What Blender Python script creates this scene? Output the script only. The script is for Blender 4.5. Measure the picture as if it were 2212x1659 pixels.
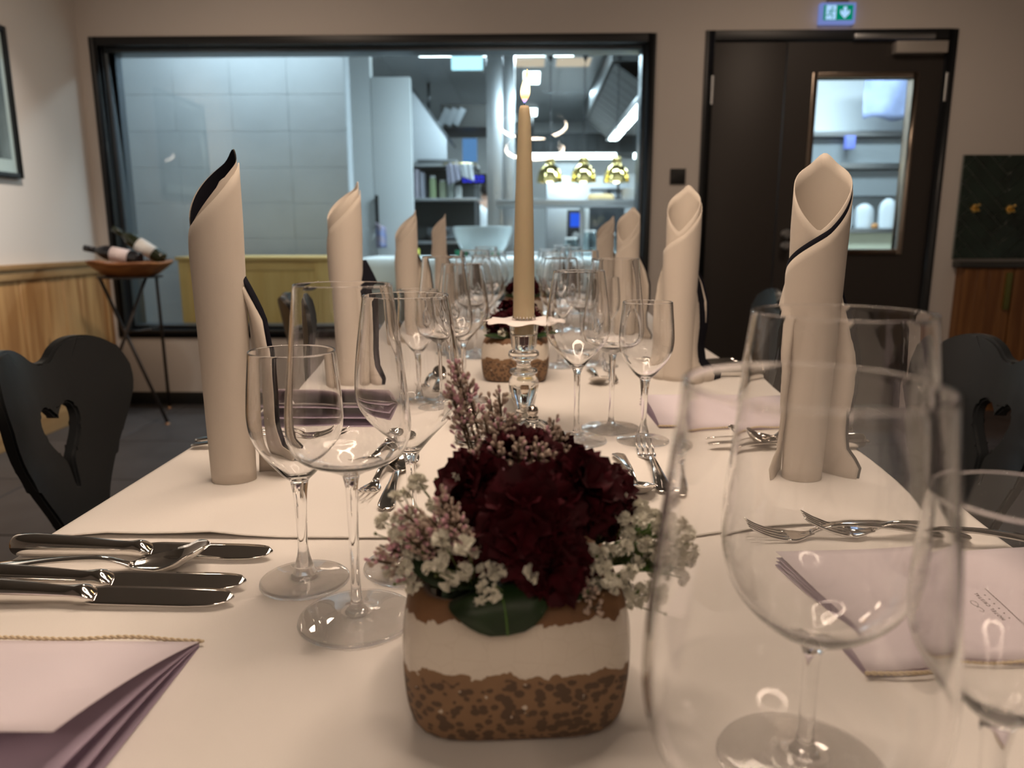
import bpy, bmesh, math, random
from mathutils import Vector, Matrix
R = math.radians
PI = math.pi
for o in list(bpy.data.objects): bpy.data.objects.remove(o)
S = bpy.context.scene
COL = S.collection

# ------------------------------------------------------------------ camera
cd = bpy.data.cameras.new('camera'); cam = bpy.data.objects.new('camera', cd); COL.objects.link(cam)
cam.location = (0, 0, 1.01)
cam.rotation_euler = (R(90 - 11.258), 0, R(1.405))
cd.sensor_width = 36; cd.lens = 26.04; cd.clip_start = .02; cd.clip_end = 60
cd.dof.use_dof = True; cd.dof.focus_distance = .66; cd.dof.aperture_fstop = 6.7
S.camera = cam
# ------------------------------------------------------------------ world, exposure
w = bpy.data.worlds.new('world'); S.world = w; w.use_nodes = True
w.node_tree.nodes['Background'].inputs[0].default_value = (1, .8, .62, 1)
w.node_tree.nodes['Background'].inputs[1].default_value = .004
vs = S.view_settings
S.display_settings.display_device = 'sRGB'
vs.view_transform = 'Standard'; vs.look = 'None'; vs.exposure = 0.0; vs.gamma = 1; vs.use_curve_mapping = False
cy = S.cycles
cy.max_bounces = 18; cy.transmission_bounces = 18; cy.transparent_max_bounces = 24; cy.glossy_bounces = 6; cy.diffuse_bounces = 3
cy.caustics_reflective = True; cy.caustics_refractive = True; cy.blur_glossy = .6
cy.sample_clamp_indirect = 40; cy.use_denoising = True
RING = 84.0          # pendant ring emission
KIT = 9.0            # kitchen ceiling light emission
WARM = (1, .77, .585)
COOL = (.74, .89, 1.0)

def area(name, loc, size, energy, color, rot=(0, 0, 0), sy=None):
    l = bpy.data.lights.new(name, 'AREA'); l.energy = energy; l.color = color; l.size = size
    if sy: l.shape = 'RECTANGLE'; l.size_y = sy
    o = bpy.data.objects.new(name, l); o.location = loc; o.rotation_euler = rot; COL.objects.link(o); return o
# added unseen fill lamps that brighten the dining room walls
area('wall_fill_light', (-1.4, 3.1, 2.58), .30, 12, WARM)
area('wall_fill_light', (1.5, 3.1, 2.58), .30, 12, WARM)
sp_ = area('left_wall_fill_spot', (-1.55, 2.9, 2.57), .12, 13, (1, .93, .84), (0, R(36), 0)); sp_.data.spread = R(85)  # added spot, brightens the left wall
# added unseen fill lamps under the kitchen ceiling, lighting the room
area('kitchen_fill_light', (-1.9, 4.95, 2.70), 1.2, 23, COOL, sy=.25)
area('kitchen_fill_light', (0.4, 5.7, 2.70), 1.2, 72, COOL, sy=.25)
area('kitchen_fill_light', (2.3, 5.5, 2.70), 1.2, 52, COOL, sy=.25)
area('kitchen_fill_light', (-.2, 7.6, 2.70), 1.0, 58, COOL, sy=.25)
area('kitchen_fill_light', (.6, 9.4, 2.70), 1.0, 45, COOL, sy=.25)
area('kitchen_fill_light', (2.6, 8.5, 2.70), 1.0, 60, COOL, sy=.25)

# ------------------------------------------------------------------ materials
MATS = {}
def mat(name, col, rough=.5, metal=0., spec=.5, noise=0., nscale=20., bump=0., bscale=60., stretch=None, col2=None, emit=None, estr=0., trans=0., ior=1.45, coat=0., alpha=None, sheen=0.):
    m = bpy.data.materials.new(name); m.use_nodes = True; nt = m.node_tree; b = nt.nodes['Principled BSDF']; I = b.inputs
    I['Base Color'].default_value = (*col, 1); I['Roughness'].default_value = rough; I['Metallic'].default_value = metal
    I['Specular IOR Level'].default_value = spec; I['IOR'].default_value = ior
    if trans: I['Transmission Weight'].default_value = trans
    if coat: I['Coat Weight'].default_value = coat; I['Coat Roughness'].default_value = .08
    if sheen: I['Sheen Weight'].default_value = sheen
    if emit: I['Emission Color'].default_value = (*emit, 1); I['Emission Strength'].default_value = estr
    if noise or bump:
        tc = nt.nodes.new('ShaderNodeTexCoord'); mp = nt.nodes.new('ShaderNodeMapping'); nt.links.new(tc.outputs['Object'], mp.inputs[0])
        if stretch: mp.inputs['Scale'].default_value = stretch
    if noise:
        n = nt.nodes.new('ShaderNodeTexNoise'); n.inputs['Scale'].default_value = nscale; n.inputs['Detail'].default_value = 5
        nt.links.new(mp.outputs[0], n.inputs['Vector'])
        cr = nt.nodes.new('ShaderNodeValToRGB')
        c2 = col2 or tuple(c * (1 - noise) for c in col)
        cr.color_ramp.elements[0].color = (*c2, 1); cr.color_ramp.elements[1].color = (*col, 1)
        cr.color_ramp.elements[0].position = .35; cr.color_ramp.elements[1].position = .65
        nt.links.new(n.outputs['Fac'], cr.inputs[0]); nt.links.new(cr.outputs[0], I['Base Color'])
    if bump:
        n2 = nt.nodes.new('ShaderNodeTexNoise'); n2.inputs['Scale'].default_value = bscale; n2.inputs['Detail'].default_value = 4
        nt.links.new(mp.outputs[0], n2.inputs['Vector'])
        bp = nt.nodes.new('ShaderNodeBump'); bp.inputs['Strength'].default_value = bump; bp.inputs['Distance'].default_value = .002
        nt.links.new(n2.outputs['Fac'], bp.inputs['Height']); nt.links.new(bp.outputs[0], I['Normal'])
    MATS[name] = m; return m
def wood(name, a, b, scale=6, axis='z', rough=.5, knots=True):
    m = mat(name, a, rough); nt = m.node_tree; P = nt.nodes['Principled BSDF']
    tc = nt.nodes.new('ShaderNodeTexCoord'); mp = nt.nodes.new('ShaderNodeMapping')
    oi = nt.nodes.new('ShaderNodeObjectInfo'); ad = nt.nodes.new('ShaderNodeVectorMath'); ad.operation = 'ADD'
    mul = nt.nodes.new('ShaderNodeVectorMath'); mul.operation = 'SCALE'; mul.inputs[0].default_value = (7, 13, 5)
    nt.links.new(oi.outputs['Random'], mul.inputs['Scale'])
    nt.links.new(tc.outputs['Object'], ad.inputs[0]); nt.links.new(mul.outputs[0], ad.inputs[1]); nt.links.new(ad.outputs[0], mp.inputs[0])
    sc = {'z': (1, 1, .07), 'x': (.07, 1, 1), 'y': (1, .07, 1)}[axis]
    mp.inputs['Scale'].default_value = tuple(s * scale for s in sc)
    n = nt.nodes.new('ShaderNodeTexNoise'); n.inputs['Scale'].default_value = 3; n.inputs['Detail'].default_value = 6; n.inputs['Distortion'].default_value = .8
    nt.links.new(mp.outputs[0], n.inputs['Vector'])
    cr = nt.nodes.new('ShaderNodeValToRGB'); e = cr.color_ramp.elements
    e[0].color = (*b, 1); e[1].color = (*a, 1); e[0].position = .38; e[1].position = .62
    nt.links.new(n.outputs['Fac'], cr.inputs[0])
    last = cr.outputs[0]
    if knots:
        v = nt.nodes.new('ShaderNodeTexVoronoi'); v.inputs['Scale'].default_value = 3.2
        mp2 = nt.nodes.new('ShaderNodeMapping'); mp2.inputs['Scale'].default_value = tuple(1.4 if s > .5 else .6 for s in sc)
        nt.links.new(ad.outputs[0], mp2.inputs[0]); nt.links.new(mp2.outputs[0], v.inputs['Vector'])
        r2 = nt.nodes.new('ShaderNodeValToRGB'); r2.color_ramp.elements[0].position = .03; r2.color_ramp.elements[1].position = .10
        r2.color_ramp.elements[0].color = (.30, .25, .2, 1); r2.color_ramp.elements[1].color = (1, 1, 1, 1)
        nt.links.new(v.outputs['Distance'], r2.inputs[0])
        mx = nt.nodes.new('ShaderNodeMix'); mx.data_type = 'RGBA'; mx.blend_type = 'MULTIPLY'; mx.inputs[0].default_value = .8
        nt.links.new(last, mx.inputs[6]); nt.links.new(r2.outputs[0], mx.inputs[7]); last = mx.outputs[2]
    nt.links.new(last, P.inputs['Base Color'])
    return m
def emis(name, col, st):
    m = bpy.data.materials.new(name); m.use_nodes = True; nt = m.node_tree; nt.nodes.clear()
    e = nt.nodes.new('ShaderNodeEmission'); o = nt.nodes.new('ShaderNodeOutputMaterial')
    e.inputs[0].default_value = (*col, 1); e.inputs[1].default_value = st; nt.links.new(e.outputs[0], o.inputs[0]); MATS[name] = m; return m
def fix_fresnel(nt, f, ior):
    gm = nt.nodes.new('ShaderNodeNewGeometry'); mr = nt.nodes.new('ShaderNodeMapRange')
    mr.inputs[3].default_value = ior; mr.inputs[4].default_value = 1 / ior
    nt.links.new(gm.outputs['Backfacing'], mr.inputs[0]); nt.links.new(mr.outputs[0], f.inputs[0])
def pane_glass(name, tint=(1, 1, 1), ior=1.5):
    m = bpy.data.materials.new(name); m.use_nodes = True; nt = m.node_tree; nt.nodes.clear()
    o = nt.nodes.new('ShaderNodeOutputMaterial'); mx = nt.nodes.new('ShaderNodeMixShader'); f = nt.nodes.new('ShaderNodeFresnel')
    fix_fresnel(nt, f, ior)
    t = nt.nodes.new('ShaderNodeBsdfTransparent'); t.inputs[0].default_value = (*tint, 1); g = nt.nodes.new('ShaderNodeBsdfGlossy'); g.inputs['Roughness'].default_value = 0
    nt.links.new(f.outputs[0], mx.inputs[0]); nt.links.new(t.outputs[0], mx.inputs[1]); nt.links.new(g.outputs[0], mx.inputs[2]); nt.links.new(mx.outputs[0], o.inputs[0])
    MATS[name] = m; return m

cloth = mat('tablecloth', (.84, .80, .76), .85, spec=.2, bump=.06, bscale=900)
napk = mat('napkin_cream', (.62, .555, .485), .85, spec=.2, bump=.05, bscale=700, sheen=.1)
navy = mat('napkin_navy', (.012, .012, .018), .9, spec=.1)
steel = mat('cutlery_steel', (.78, .76, .73), .09, 1)
bsteel = mat('brushed_steel', (.55, .56, .57), .32, 1)
dsteel = mat('dark_steel', (.22, .23, .24), .4, 1)
glass = mat('clear_glass', (1, 1, 1), 0, trans=1, ior=1.5)
def foot_glass(name):
    m = bpy.data.materials.new(name); m.use_nodes = True; nt = m.node_tree; nt.nodes.clear()
    o = nt.nodes.new('ShaderNodeOutputMaterial'); mx = nt.nodes.new('ShaderNodeMixShader'); f = nt.nodes.new('ShaderNodeFresnel'); fix_fresnel(nt, f, 1.5)
    t = nt.nodes.new('ShaderNodeBsdfTransparent'); g = nt.nodes.new('ShaderNodeBsdfGlossy'); g.inputs['Roughness'].default_value = 0
    gl = nt.nodes.new('ShaderNodeBsdfGlass'); gl.inputs['Roughness'].default_value = 0; gl.inputs['IOR'].default_value = 1.5; m2 = nt.nodes.new('ShaderNodeMixShader'); m2.inputs[0].default_value = .55
    nt.links.new(f.outputs[0], mx.inputs[0]); nt.links.new(t.outputs[0], mx.inputs[1]); nt.links.new(g.outputs[0], mx.inputs[2])
    nt.links.new(mx.outputs[0], m2.inputs[1]); nt.links.new(gl.outputs[0], m2.inputs[2]); nt.links.new(m2.outputs[0], o.inputs[0]); MATS[name] = m; return m
fglass = foot_glass('foot_glass')
pglass = pane_glass('pane_glass', (.90, .96, .97))
plaster = mat('wall_plaster', (.62, .57, .53), .9, spec=.1, bump=.04, bscale=200)
ceilm = mat('ceiling_paint', (.26, .24, .22), .9, spec=.1)
black = mat('black_metal', (.012, .013, .015), .4)
blackp = mat('black_plastic', (.01, .01, .011), .5)
doorm = mat('door_laminate', (.032, .026, .023), .5)
chairm = mat('chair_lacquer', (.016, .018, .020), .33, spec=.5, bump=.03, bscale=150)
floorm = mat('floor_tile', (.060, .055, .056), .45, noise=.25, nscale=5, bump=.04, bscale=80)
groutm = mat('floor_grout', (.10, .095, .09), .9)
oak = wood('oak_panel', (.50, .285, .115), (.32, .155, .055), 5, 'z', .5)
oak2 = wood('oak_rail', (.42, .26, .12), (.30, .17, .07), 5, 'y', .5, False)
walnut = wood('cabinet_wood', (.26, .115, .035), (.15, .055, .015), 5, 'z', .45)
pine = wood('pine', (.88, .60, .24), (.78, .50, .18), 5, 'z', .5)
pinex = wood('pine_rail', (.88, .60, .25), (.76, .48, .18), 5, 'x', .5, False)
bowlw = wood('bowl_wood', (.36, .15, .045), (.19, .065, .018), 8, 'x', .4, False)
pale = mat('menu_cover', (.80, .72, .78), .6, spec=.3)
lilac = mat('menu_inside', (.52, .42, .55), .6, spec=.3)
ink = mat('menu_ink', (.12, .09, .09), .6)
cordm = mat('cord_cotton', (.72, .60, .42), .9)
wax = mat('candle_wax', (.47, .39, .255), .5)
wax.node_tree.nodes['Principled BSDF'].inputs['Subsurface Weight'].default_value = .25
wax.node_tree.nodes['Principled BSDF'].inputs['Subsurface Radius'].default_value = (.012, .006, .003)
white = mat('white_porcelain', (.80, .79, .76), .15)
paperw = mat('white_paper', (.86, .80, .78), .7)
butter = mat('butter', (.80, .66, .25), .5)
redpet = mat('petal_dark_red', (.060, .0018, .0070), .65, spec=.2, noise=.5, nscale=60)
leafm = mat('leaf_green', (.012, .034, .008), .5, noise=.4, nscale=40)
ivym = mat('leaf_light_green', (.07, .16, .025), .5)
stemg = mat('stem_green', (.10, .13, .04), .6)
stemb = mat('stem_brown', (.09, .06, .035), .7)
gyp = mat('gypsophila_white', (.76, .74, .64), .7, sheen=.2)
statd = mat('statice_calyx', (.46, .36, .30), .8)
statp = mat('statice_pink', (.60, .33, .40), .7)
ktile = mat('kitchen_tile', (.48, .50, .52), .3, noise=.08, nscale=3, bump=.02)
kgrout = mat('kitchen_grout', (.50, .52, .54), .9)
kwhite = mat('kitchen_white', (.78, .80, .80), .4)
kceil = mat('kitchen_ceiling_panel', (.38, .40, .41), .4, .3)
hoodm = mat('hood_matte', (.055, .058, .058), .5, .3)
recm = mat('recess_shade_grey', (.30, .32, .33), .5)
kpanel = mat('kitchen_grey_panel', (.46, .48, .50), .5)
kfloor = mat('kitchen_floor', (.25, .22, .20), .6)
brass = mat('brass', (.80, .58, .20), .15, 1)
gold = mat('lamp_brass', (.85, .68, .28), .12, 1)
greent = mat('green_tile', (.016, .034, .025), .2, noise=.6, nscale=7, bump=.08, bscale=30)
greeng = mat('green_grout', (.17, .19, .175), .8)
stone = mat('dark_stone', (.035, .034, .033), .25)
lightE = emis('light_cool', (.90, .98, 1.0), KIT)
lightW = emis('light_warm_panel', (1, .78, .58), .75)
ringE = emis('ring_led', WARM, RING)

# ------------------------------------------------------------------ mesh builder
class MB:
    def __init__(s): s.v = []; s.f = []; s.vn = None
    def add(s, vs, fs):
        o = len(s.v); s.v += [tuple(p) for p in vs]; s.f += [tuple(i + o for i in f) for f in fs]; return s
    def box(s, x0, x1, y0, y1, z0, z1):
        return s.add([(x, y, z) for z in (z0, z1) for y in (y0, y1) for x in (x0, x1)],
                     [(0, 2, 3, 1), (4, 5, 7, 6), (0, 1, 5, 4), (2, 6, 7, 3), (0, 4, 6, 2), (1, 3, 7, 5)])
    def grid(s, P, closed=False, flip=False):   # P[i][j]; closed in j
        n, m = len(P), len(P[0]); fs = []
        for i in range(n - 1):
            for j in range(m if closed else m - 1):
                k = (j + 1) % m; q = (i * m + j, i * m + k, (i + 1) * m + k, (i + 1) * m + j)
                fs.append(q[::-1] if flip else q)
        return s.add([p for r in P for p in r], fs)
    def lathe(s, prof, n=32, c=(0, 0, 0)):
        P = []; fs = []; o = len(s.v); idx = []
        for (r, z) in prof:
            if r < 1e-6: idx.append([len(P)] * n); P.append((c[0], c[1], c[2] + z))
            else:
                idx.append([len(P) + j for j in range(n)])
                P += [(c[0] + r * math.cos(2 * PI * j / n), c[1] + r * math.sin(2 * PI * j / n), c[2] + z) for j in range(n)]
        for i in range(len(prof) - 1):
            for j in range(n):
                k = (j + 1) % n; q = []
                for a in (idx[i][j], idx[i][k], idx[i + 1][k], idx[i + 1][j]):
                    if a not in q: q.append(a)
                if len(q) > 2: fs.append(tuple(q))
        return s.add(P, fs)
    def tube(s, pts, r, n=8, cap=True):
        pts = [Vector(p) for p in pts]; m = len(pts); rs = r if isinstance(r, (list, tuple)) else [r] * m
        up = None; rings = []
        for i in range(m):
            t = (pts[min(i + 1, m - 1)] - pts[max(i - 1, 0)]).normalized()
            if up is None: up = t.orthogonal().normalized()
            up = (up - t * up.dot(t)).normalized(); b = t.cross(up)
            rings.append([pts[i] + (up * math.cos(2 * PI * j / n) + b * math.sin(2 * PI * j / n)) * rs[i] for j in range(n)])
        o = len(s.v); s.grid(rings, True)
        if cap: s.f += [tuple(o + j for j in range(n))[::-1], tuple(o + (m - 1) * n + j for j in range(n))]
        return s
    def prism(s, poly, y0, y1):      # polygon in xz extruded along y
        n = len(poly); v = [(x, y0, z) for x, z in poly] + [(x, y1, z) for x, z in poly]
        fs = [tuple(range(n)), tuple(range(2 * n - 1, n - 1, -1))] + [(i, i + n, (i + 1) % n + n, (i + 1) % n) for i in range(n)]
        return s.add(v, fs)
    def xform(s, M):
        s.v = [tuple(M @ Vector(p)) for p in s.v]; return s
    def mesh(s, name, m, smooth=True, bev=0., solid=0., recalc=True, seg=2):
        me = bpy.data.meshes.new(name); me.from_pydata(s.v, [], s.f)
        bm = bmesh.new(); bm.from_mesh(me)
        if recalc: bmesh.ops.remove_doubles(bm, verts=bm.verts, dist=1e-6); bmesh.ops.recalc_face_normals(bm, faces=bm.faces)
        if bev: bmesh.ops.bevel(bm, geom=[e for e in bm.edges if e.is_manifold and e.calc_face_angle(0) > .5], offset=bev, segments=seg, affect='EDGES', profile=.6)
        if solid: bmesh.ops.solidify(bm, geom=bm.faces[:], thickness=solid)
        bm.to_mesh(me); bm.free()
        if smooth:
            for p in me.polygons: p.use_smooth = True
            if bev or smooth == 'auto': me.set_sharp_from_angle(angle=R(38))
        me.materials.append(MATS[m] if isinstance(m, str) else m)
        return me
    def build(s, name, m, parent=None, **k):
        return link(name, s.mesh(name, m, **k), parent)
def link(name, me, parent=None, loc=None, rot=None):
    o = bpy.data.objects.new(name, me); COL.objects.link(o)
    if parent: o.parent = parent
    if loc: o.location = loc
    if rot: o.rotation_euler = rot
    return o
def tag(o, label, cat, group=None, kind=None):
    o['label'] = label; o['category'] = cat
    if group: o['group'] = group
    if kind: o['kind'] = kind
    return o
def thing(name, label, cat, loc=(0, 0, 0), rz=0, group=None):
    o = bpy.data.objects.new(name, None); COL.objects.link(o); o.empty_display_size = .05
    o.location = loc; o.rotation_euler = (0, 0, rz); return tag(o, label, cat, group)
def struct(name, mb, m, parent=None, **k):
    o = mb.build(name, m, parent, **k)
    if not parent: o['kind'] = 'structure'
    return o
def dup(root, loc, rz=None, label=None, group=None):
    r = root.copy(); COL.objects.link(r); r.location = loc
    if rz is not None: r.rotation_euler = (0, 0, rz)
    if label: r['label'] = label
    if group: r['group'] = group
    for ch in list(root.children):
        c = ch.copy(); COL.objects.link(c); c.parent = r
        for g in ch.children:
            d = g.copy(); COL.objects.link(d); d.parent = c
    return r
def lerp(a, b, t): return a + (b - a) * t
def interp(tab, x):
    for (a, va), (b, vb) in zip(tab, tab[1:]):
        if x <= b: return va + (vb - va) * max(0, (x - a) / (b - a))
    return tab[-1][1]
def smooth_curve(pts, sub=6):
    out = []; n = len(pts)
    for i in range(n - 1):
        p0, p1, p2, p3 = pts[max(i - 1, 0)], pts[i], pts[i + 1], pts[min(i + 2, n - 1)]
        for k in range(sub):
            t = k / sub
            out.append(tuple(.5 * (2 * b + (c - a) * t + (2 * a - 5 * b + 4 * c - d) * t * t + (3 * b - a - 3 * c + d) * t ** 3) for a, b, c, d in zip(p0, p1, p2, p3)))
    out.append(tuple(pts[-1])); return out

# =================================================================== SETTING
WY = 4.40; XL = -2.55; XR = 3.40; YB = -2.4; H = 2.60
b = MB()
for x0, x1, z0, z1 in ((XL - .1, -2.485, 0, H), (-2.485, .690, 0, .412), (-2.485, .690, 2.108, H), (.690, .960, 0, H), (.960, 2.328, 2.122, H), (2.328, XR + .1, 0, H)):
    b.box(x0, x1, WY, WY + .2, z0, z1)
struct('wall_back', b, plaster, smooth=False)
struct('wall_left', MB().box(XL - .1, XL, YB, WY, 0, H), plaster, smooth=False)
struct('wall_right', MB().box(XR, XR + .1, YB, WY, 0, H), plaster, smooth=False)
struct('wall_front', MB().box(XL - .1, XR + .1, YB - .1, YB, 0, H), plaster, smooth=False)
struct('ceiling', MB().box(XL - .1, XR + .1, YB - .1, WY, H, H + .1), ceilm, smooth=False)
fl = struct('floor', MB().box(XL - .1, XR + .1, YB - .1, WY + .2, -.05, -.004), groutm, smooth=False)
tm = MB().box(-.2965, .2965, -.2965, .2965, -.012, 0).mesh('floor_tile', floorm, bev=.0015, seg=1)
for i in range(-1, 10):
    for j in range(-4, 8):
        x = -2.09 + .6 * i - .3 + .0; y = 2.96 + .6 * (j - 5) + .3
        if XL - .3 < x < XR + .3 and y < WY + .3: link('floor_tile', tm, fl, (x, y, 0))
struct('baseboard_back', MB().box(-2.53, .955, WY - .014, WY, 0, .075), black, bev=.002)
struct('baseboard_right', MB().box(XR - .014, XR, YB, WY - .25, 0, .075), black, bev=.002)

# wainscot on the left wall (trim with its boards)
tr = struct('trim_1', MB().box(XL, XL + .018, -.5, WY, .0, .862), oak, smooth=False)
yb = -.5
rnd = random.Random(4)
k = 0
while yb < WY - .01:
    wd = rnd.choice((.14, .17, .2, .16)); y1 = min(yb + wd, WY)
    t = rnd.uniform(.0, .003)
    MB().box(XL + .018, XL + .028 + t, yb + .0015, y1 - .0015, .14, .80).build('board', oak, tr, bev=.002, seg=1)
    yb = y1; k += 1
for y0 in (-.5, .75, 2.0, 3.15, 4.34):
    MB().box(XL + .018, XL + .04, y0, y0 + .06, .14, .80).build('stile', oak, tr, bev=.003)
MB().box(XL + .018, XL + .043, -.5, WY, .80, .85).build('rail', oak2, tr, bev=.003)
MB().box(XL, XL + .055, -.5, WY, .85, .875).build('cap_rail', oak2, tr, bev=.004)
MB().box(XL + .018, XL + .045, -.5, WY, 0, .14).build('rail', oak2, tr, bev=.003)

# window to the kitchen
b = MB()
def framebox(mb, x0, x1, z0, z1, wd, y0, y1):
    mb.box(x0, x0 + wd, y0, y1, z0, z1); mb.box(x1 - wd, x1, y0, y1, z0, z1); mb.box(x0 + wd, x1 - wd, y0, y1, z0, z0 + wd); mb.box(x0 + wd, x1 - wd, y0, y1, z1 - wd, z1)
win = MB(); framebox(win, -2.485, .690, .412, 2.108, .045, WY - .012, WY + .07)
win = struct('window_1', win, black, bev=.002)
b = MB(); framebox(b, -2.44, .645, .457, 2.063, .022, WY + .06, WY + .2)
b.build('inner_frame', mat('window_inner_frame', (.10, .12, .14), .35, .6), win, bev=.002)
MB().box(-2.42, .625, WY + .088, WY + .090, .476, 2.043).build('pane', pglass, win, smooth=False)

# double door
dr = MB(); framebox(dr, .960, 2.328, -.06, 2.120, .05, WY - .012, WY + .1)
dr = struct('door_1', dr, black, bev=.003)
MB().box(1.012, 1.412, WY + .012, WY + .06, .01, 2.066).build('narrow_leaf', doorm, dr, bev=.002)
b = MB(); gx0, gx1, gz0, gz1 = 1.585, 2.12, .935, 1.872
for x0, x1, z0, z1 in ((1.418, gx0, .01, 2.066), (gx1, 2.276, .01, 2.066), (gx0, gx1, .01, gz0), (gx0, gx1, gz1, 2.066)): b.box(x0, x1, WY + .012, WY + .06, z0, z1)
lf = b.build('leaf', doorm, dr, smooth=False)
b = MB(); framebox(b, gx0 - .024, gx1 + .024, gz0 - .026, gz1 + .03, .03, WY, WY + .07)
b.build('glazing_frame', mat('bronze_steel', (.40, .33, .27), .3, 1), lf, bev=.003)
MB().box(gx0 + .002, gx1 - .002, WY + .03, WY + .032, gz0 + .002, gz1 - .002).build('pane', pglass, lf, smooth=False)
for x, z in ((1.008, 1.81), (2.29, 1.82), (1.008, .35), (2.29, .35)):
    MB().lathe([(0, -.075), (.011, -.075), (.011, .075), (0, .075)], 12, (x, WY - .004, z)).build('hinge', bsteel, dr, smooth='auto')
b = MB().box(1.985, 2.262, WY - .045, WY + .012, 1.992, 2.053); b.build('door_closer', mat('closer_grey', (.50, .46, .42), .4, .4), dr, bev=.004)
MB().box(1.762, 2.197, WY - .03, WY - .008, 2.068, 2.095).build('closer_rail', bsteel, dr, bev=.003)
for z in (1.026, .958):
    MB().lathe([(0, 0), (.022, 0), (.022, .006), (.010, .008), (.010, .03), (.024, .034), (.027, .046), (.020, .056), (0, .058)], 20).xform(Matrix.Translation((1.47, WY + .012, z)) @ Matrix.Rotation(PI / 2, 4, 'X')).build('knob', bsteel, dr, smooth='auto')

# =================================================================== KITCHEN SHELL
KY = 4.60
struct('wall_kitchen_back', MB().box(-3.4, 4.6, 12.0, 12.1, 0, 2.75), kwhite, smooth=False)
struct('wall_kitchen_right', MB().box(4.5, 4.6, KY, 12.0, 0, 2.75), kwhite, smooth=False)
struct('wall_kitchen_left', MB().box(-3.4, -3.3, KY, 12.0, 0, 2.75), kwhite, smooth=False)
struct('floor_kitchen', MB().box(-3.4, 4.6, KY, 12.1, -.05, 0), kfloor, smooth=False)
kc = struct('ceiling_kitchen', MB().box(-3.4, 4.6, KY, 12.1, 2.75, 2.82), kceil, smooth=False)
pm = MB().box(-.297, .297, -.297, .297, -.008, 0).mesh('ceiling_panel', kceil, bev=.002, seg=1)
for i in range(13):
    for j in range(9): link('ceiling_panel', pm, kc, (-3.0 + .6 * i, 6.9 + .6 * j, 2.75))
tw = struct('wall_tiled', MB().box(-3.3, -1.29, 5.405, 5.55, 0, 2.75), kgrout, smooth=False)
for r_ in range(11):
    for c in range(6):
        x0 = -1.292 - .40 * (c + 1) + 0; x1 = min(x0 + .3985, -1.292); x0 = max(x0, -3.298)
        if x1 - x0 > .02: MB().box(x0, x1, 5.398, 5.406, .02 + .245 * r_, .02 + .245 * r_ + .2435).build('tile', ktile, tw, bev=.001, seg=1)
struct('wall_partition', MB().box(-1.62, -1.362, 6.60, 6.72, 0, 2.75), kwhite, smooth=False)
d2 = struct('door_2', MB().box(-1.358, -1.022, 6.60, 6.66, 0, 2.33), kwhite, bev=.003)
MB().box(-1.345, -1.320, 6.555, 6.58, 1.08, 1.36).build('pull_handle', blackp, d2, bev=.004)
MB().box(-1.342, -1.323, 6.575, 6.60, 1.10, 1.12).build('handle_post', blackp, d2); MB().box(-1.342, -1.323, 6.575, 6.60, 1.32, 1.34).build('handle_post', blackp, d2)

# =================================================================== TABLES AND CLOTHS
def dining_table(y0, y1, label):
    t = thing('dining_table', label, 'table', (0, (y0 + y1) / 2, 0))
    L = (y1 - y0) / 2
    MB().box(-.415, .405, -L, L, .715, .747).build('tabletop', oak, t, bev=.003)
    MB().box(-.36, .35, -L + .06, L - .06, .64, .715).build('apron', oak, t, smooth=False)
    for sx in (-.36, .35):
        for sy in (-L + .09, L - .09): MB().box(sx - .03, sx + .03, sy - .03, sy + .03, 0, .64).build('leg', oak, t, bev=.003)
dining_table(-.30, .66, 'near dining table hidden under the front white tablecloth')
dining_table(.67, 2.95, 'far dining table hidden under the long white tablecloth beyond the seam')
def seam(x): return interp([(-.5, .600), (-.30, .603), (.06, .606), (.11, .6125), (.2, .634), (.31, .655), (.36, .640), (.5, .632)], x)
def cloth_mesh(y0, y1, ztop, seamed, rs):
    xs = [(-.463, .50, 1), (-.456, .56, .9), (-.449, .62, .7), (-.441, .68, .4), (-.434, .722, .15), (-.430, .741, 0), (-.4255, .748, 0), (-.419, .750, 0)]
    X = xs + [(lerp(-.40, .388, i / 26), .75, 0) for i in range(27)] + [(.4085, .750, 0), (.4145, .748, 0), (.4185, .741, 0), (.4225, .722, .15), (.4295, .68, .4), (.4375, .62, .7), (.4445, .56, .9), (.4515, .50, 1)]
    n = int((y1 - y0) / .022); P = []; rr = random.Random(rs)
    ph = [rr.uniform(0, 6) for _ in range(4)]
    for i in range(n + 1):
        row = []
        for (x, z, k) in X:
            ys = y0 if not seamed else seam(x)
            t = (i / n) ** (1.4 if seamed else 1)
            y = ys + (y1 - ys) * t
            wv = .010 * k * (math.sin(y * 13 + ph[0]) + .6 * math.sin(y * 29 + ph[1]))
            zz = z + (ztop - .75)
            if k == 0 and z == .75:
                zz += .0005 * math.sin(y * 17 + x * 9 + ph[2]) * math.sin(x * 11 + ph[3])
                if seamed:
                    d = y - ys
                    zz += .0050 * math.exp(-((x + .285) / .035) ** 2) * math.exp(-(d / .03) ** 2) + .0035 * math.exp(-((x + .36) / .03) ** 2) * math.exp(-(d / .02) ** 2)
                    zz += .0030 * math.exp(-((x - .33) / .05) ** 2) * math.exp(-(d / .02) ** 2) + .0022 * math.exp(-((x - .22) / .03) ** 2) * math.exp(-(d / .02) ** 2)
                    zz += .0016 * math.exp(-(d / .006) ** 2)
            row.append((x + (wv if x > 0 else -wv), y, zz))
        P.append(row)
    if not seamed:      # far / near end drops
        pass
    return MB().grid(P).build('tablecloth', cloth, solid=-.0012)
c1 = cloth_mesh(-.36, .72, .7490, False, 1); tag(c1, 'near white tablecloth under the front flower vase, its edge tucked under the other cloth', 'tablecloth')
c2 = cloth_mesh(.60, 3.0, .7505, True, 2); tag(c2, 'far white tablecloth whose creased hem overlaps the nearer one at the seam', 'tablecloth')
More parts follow.
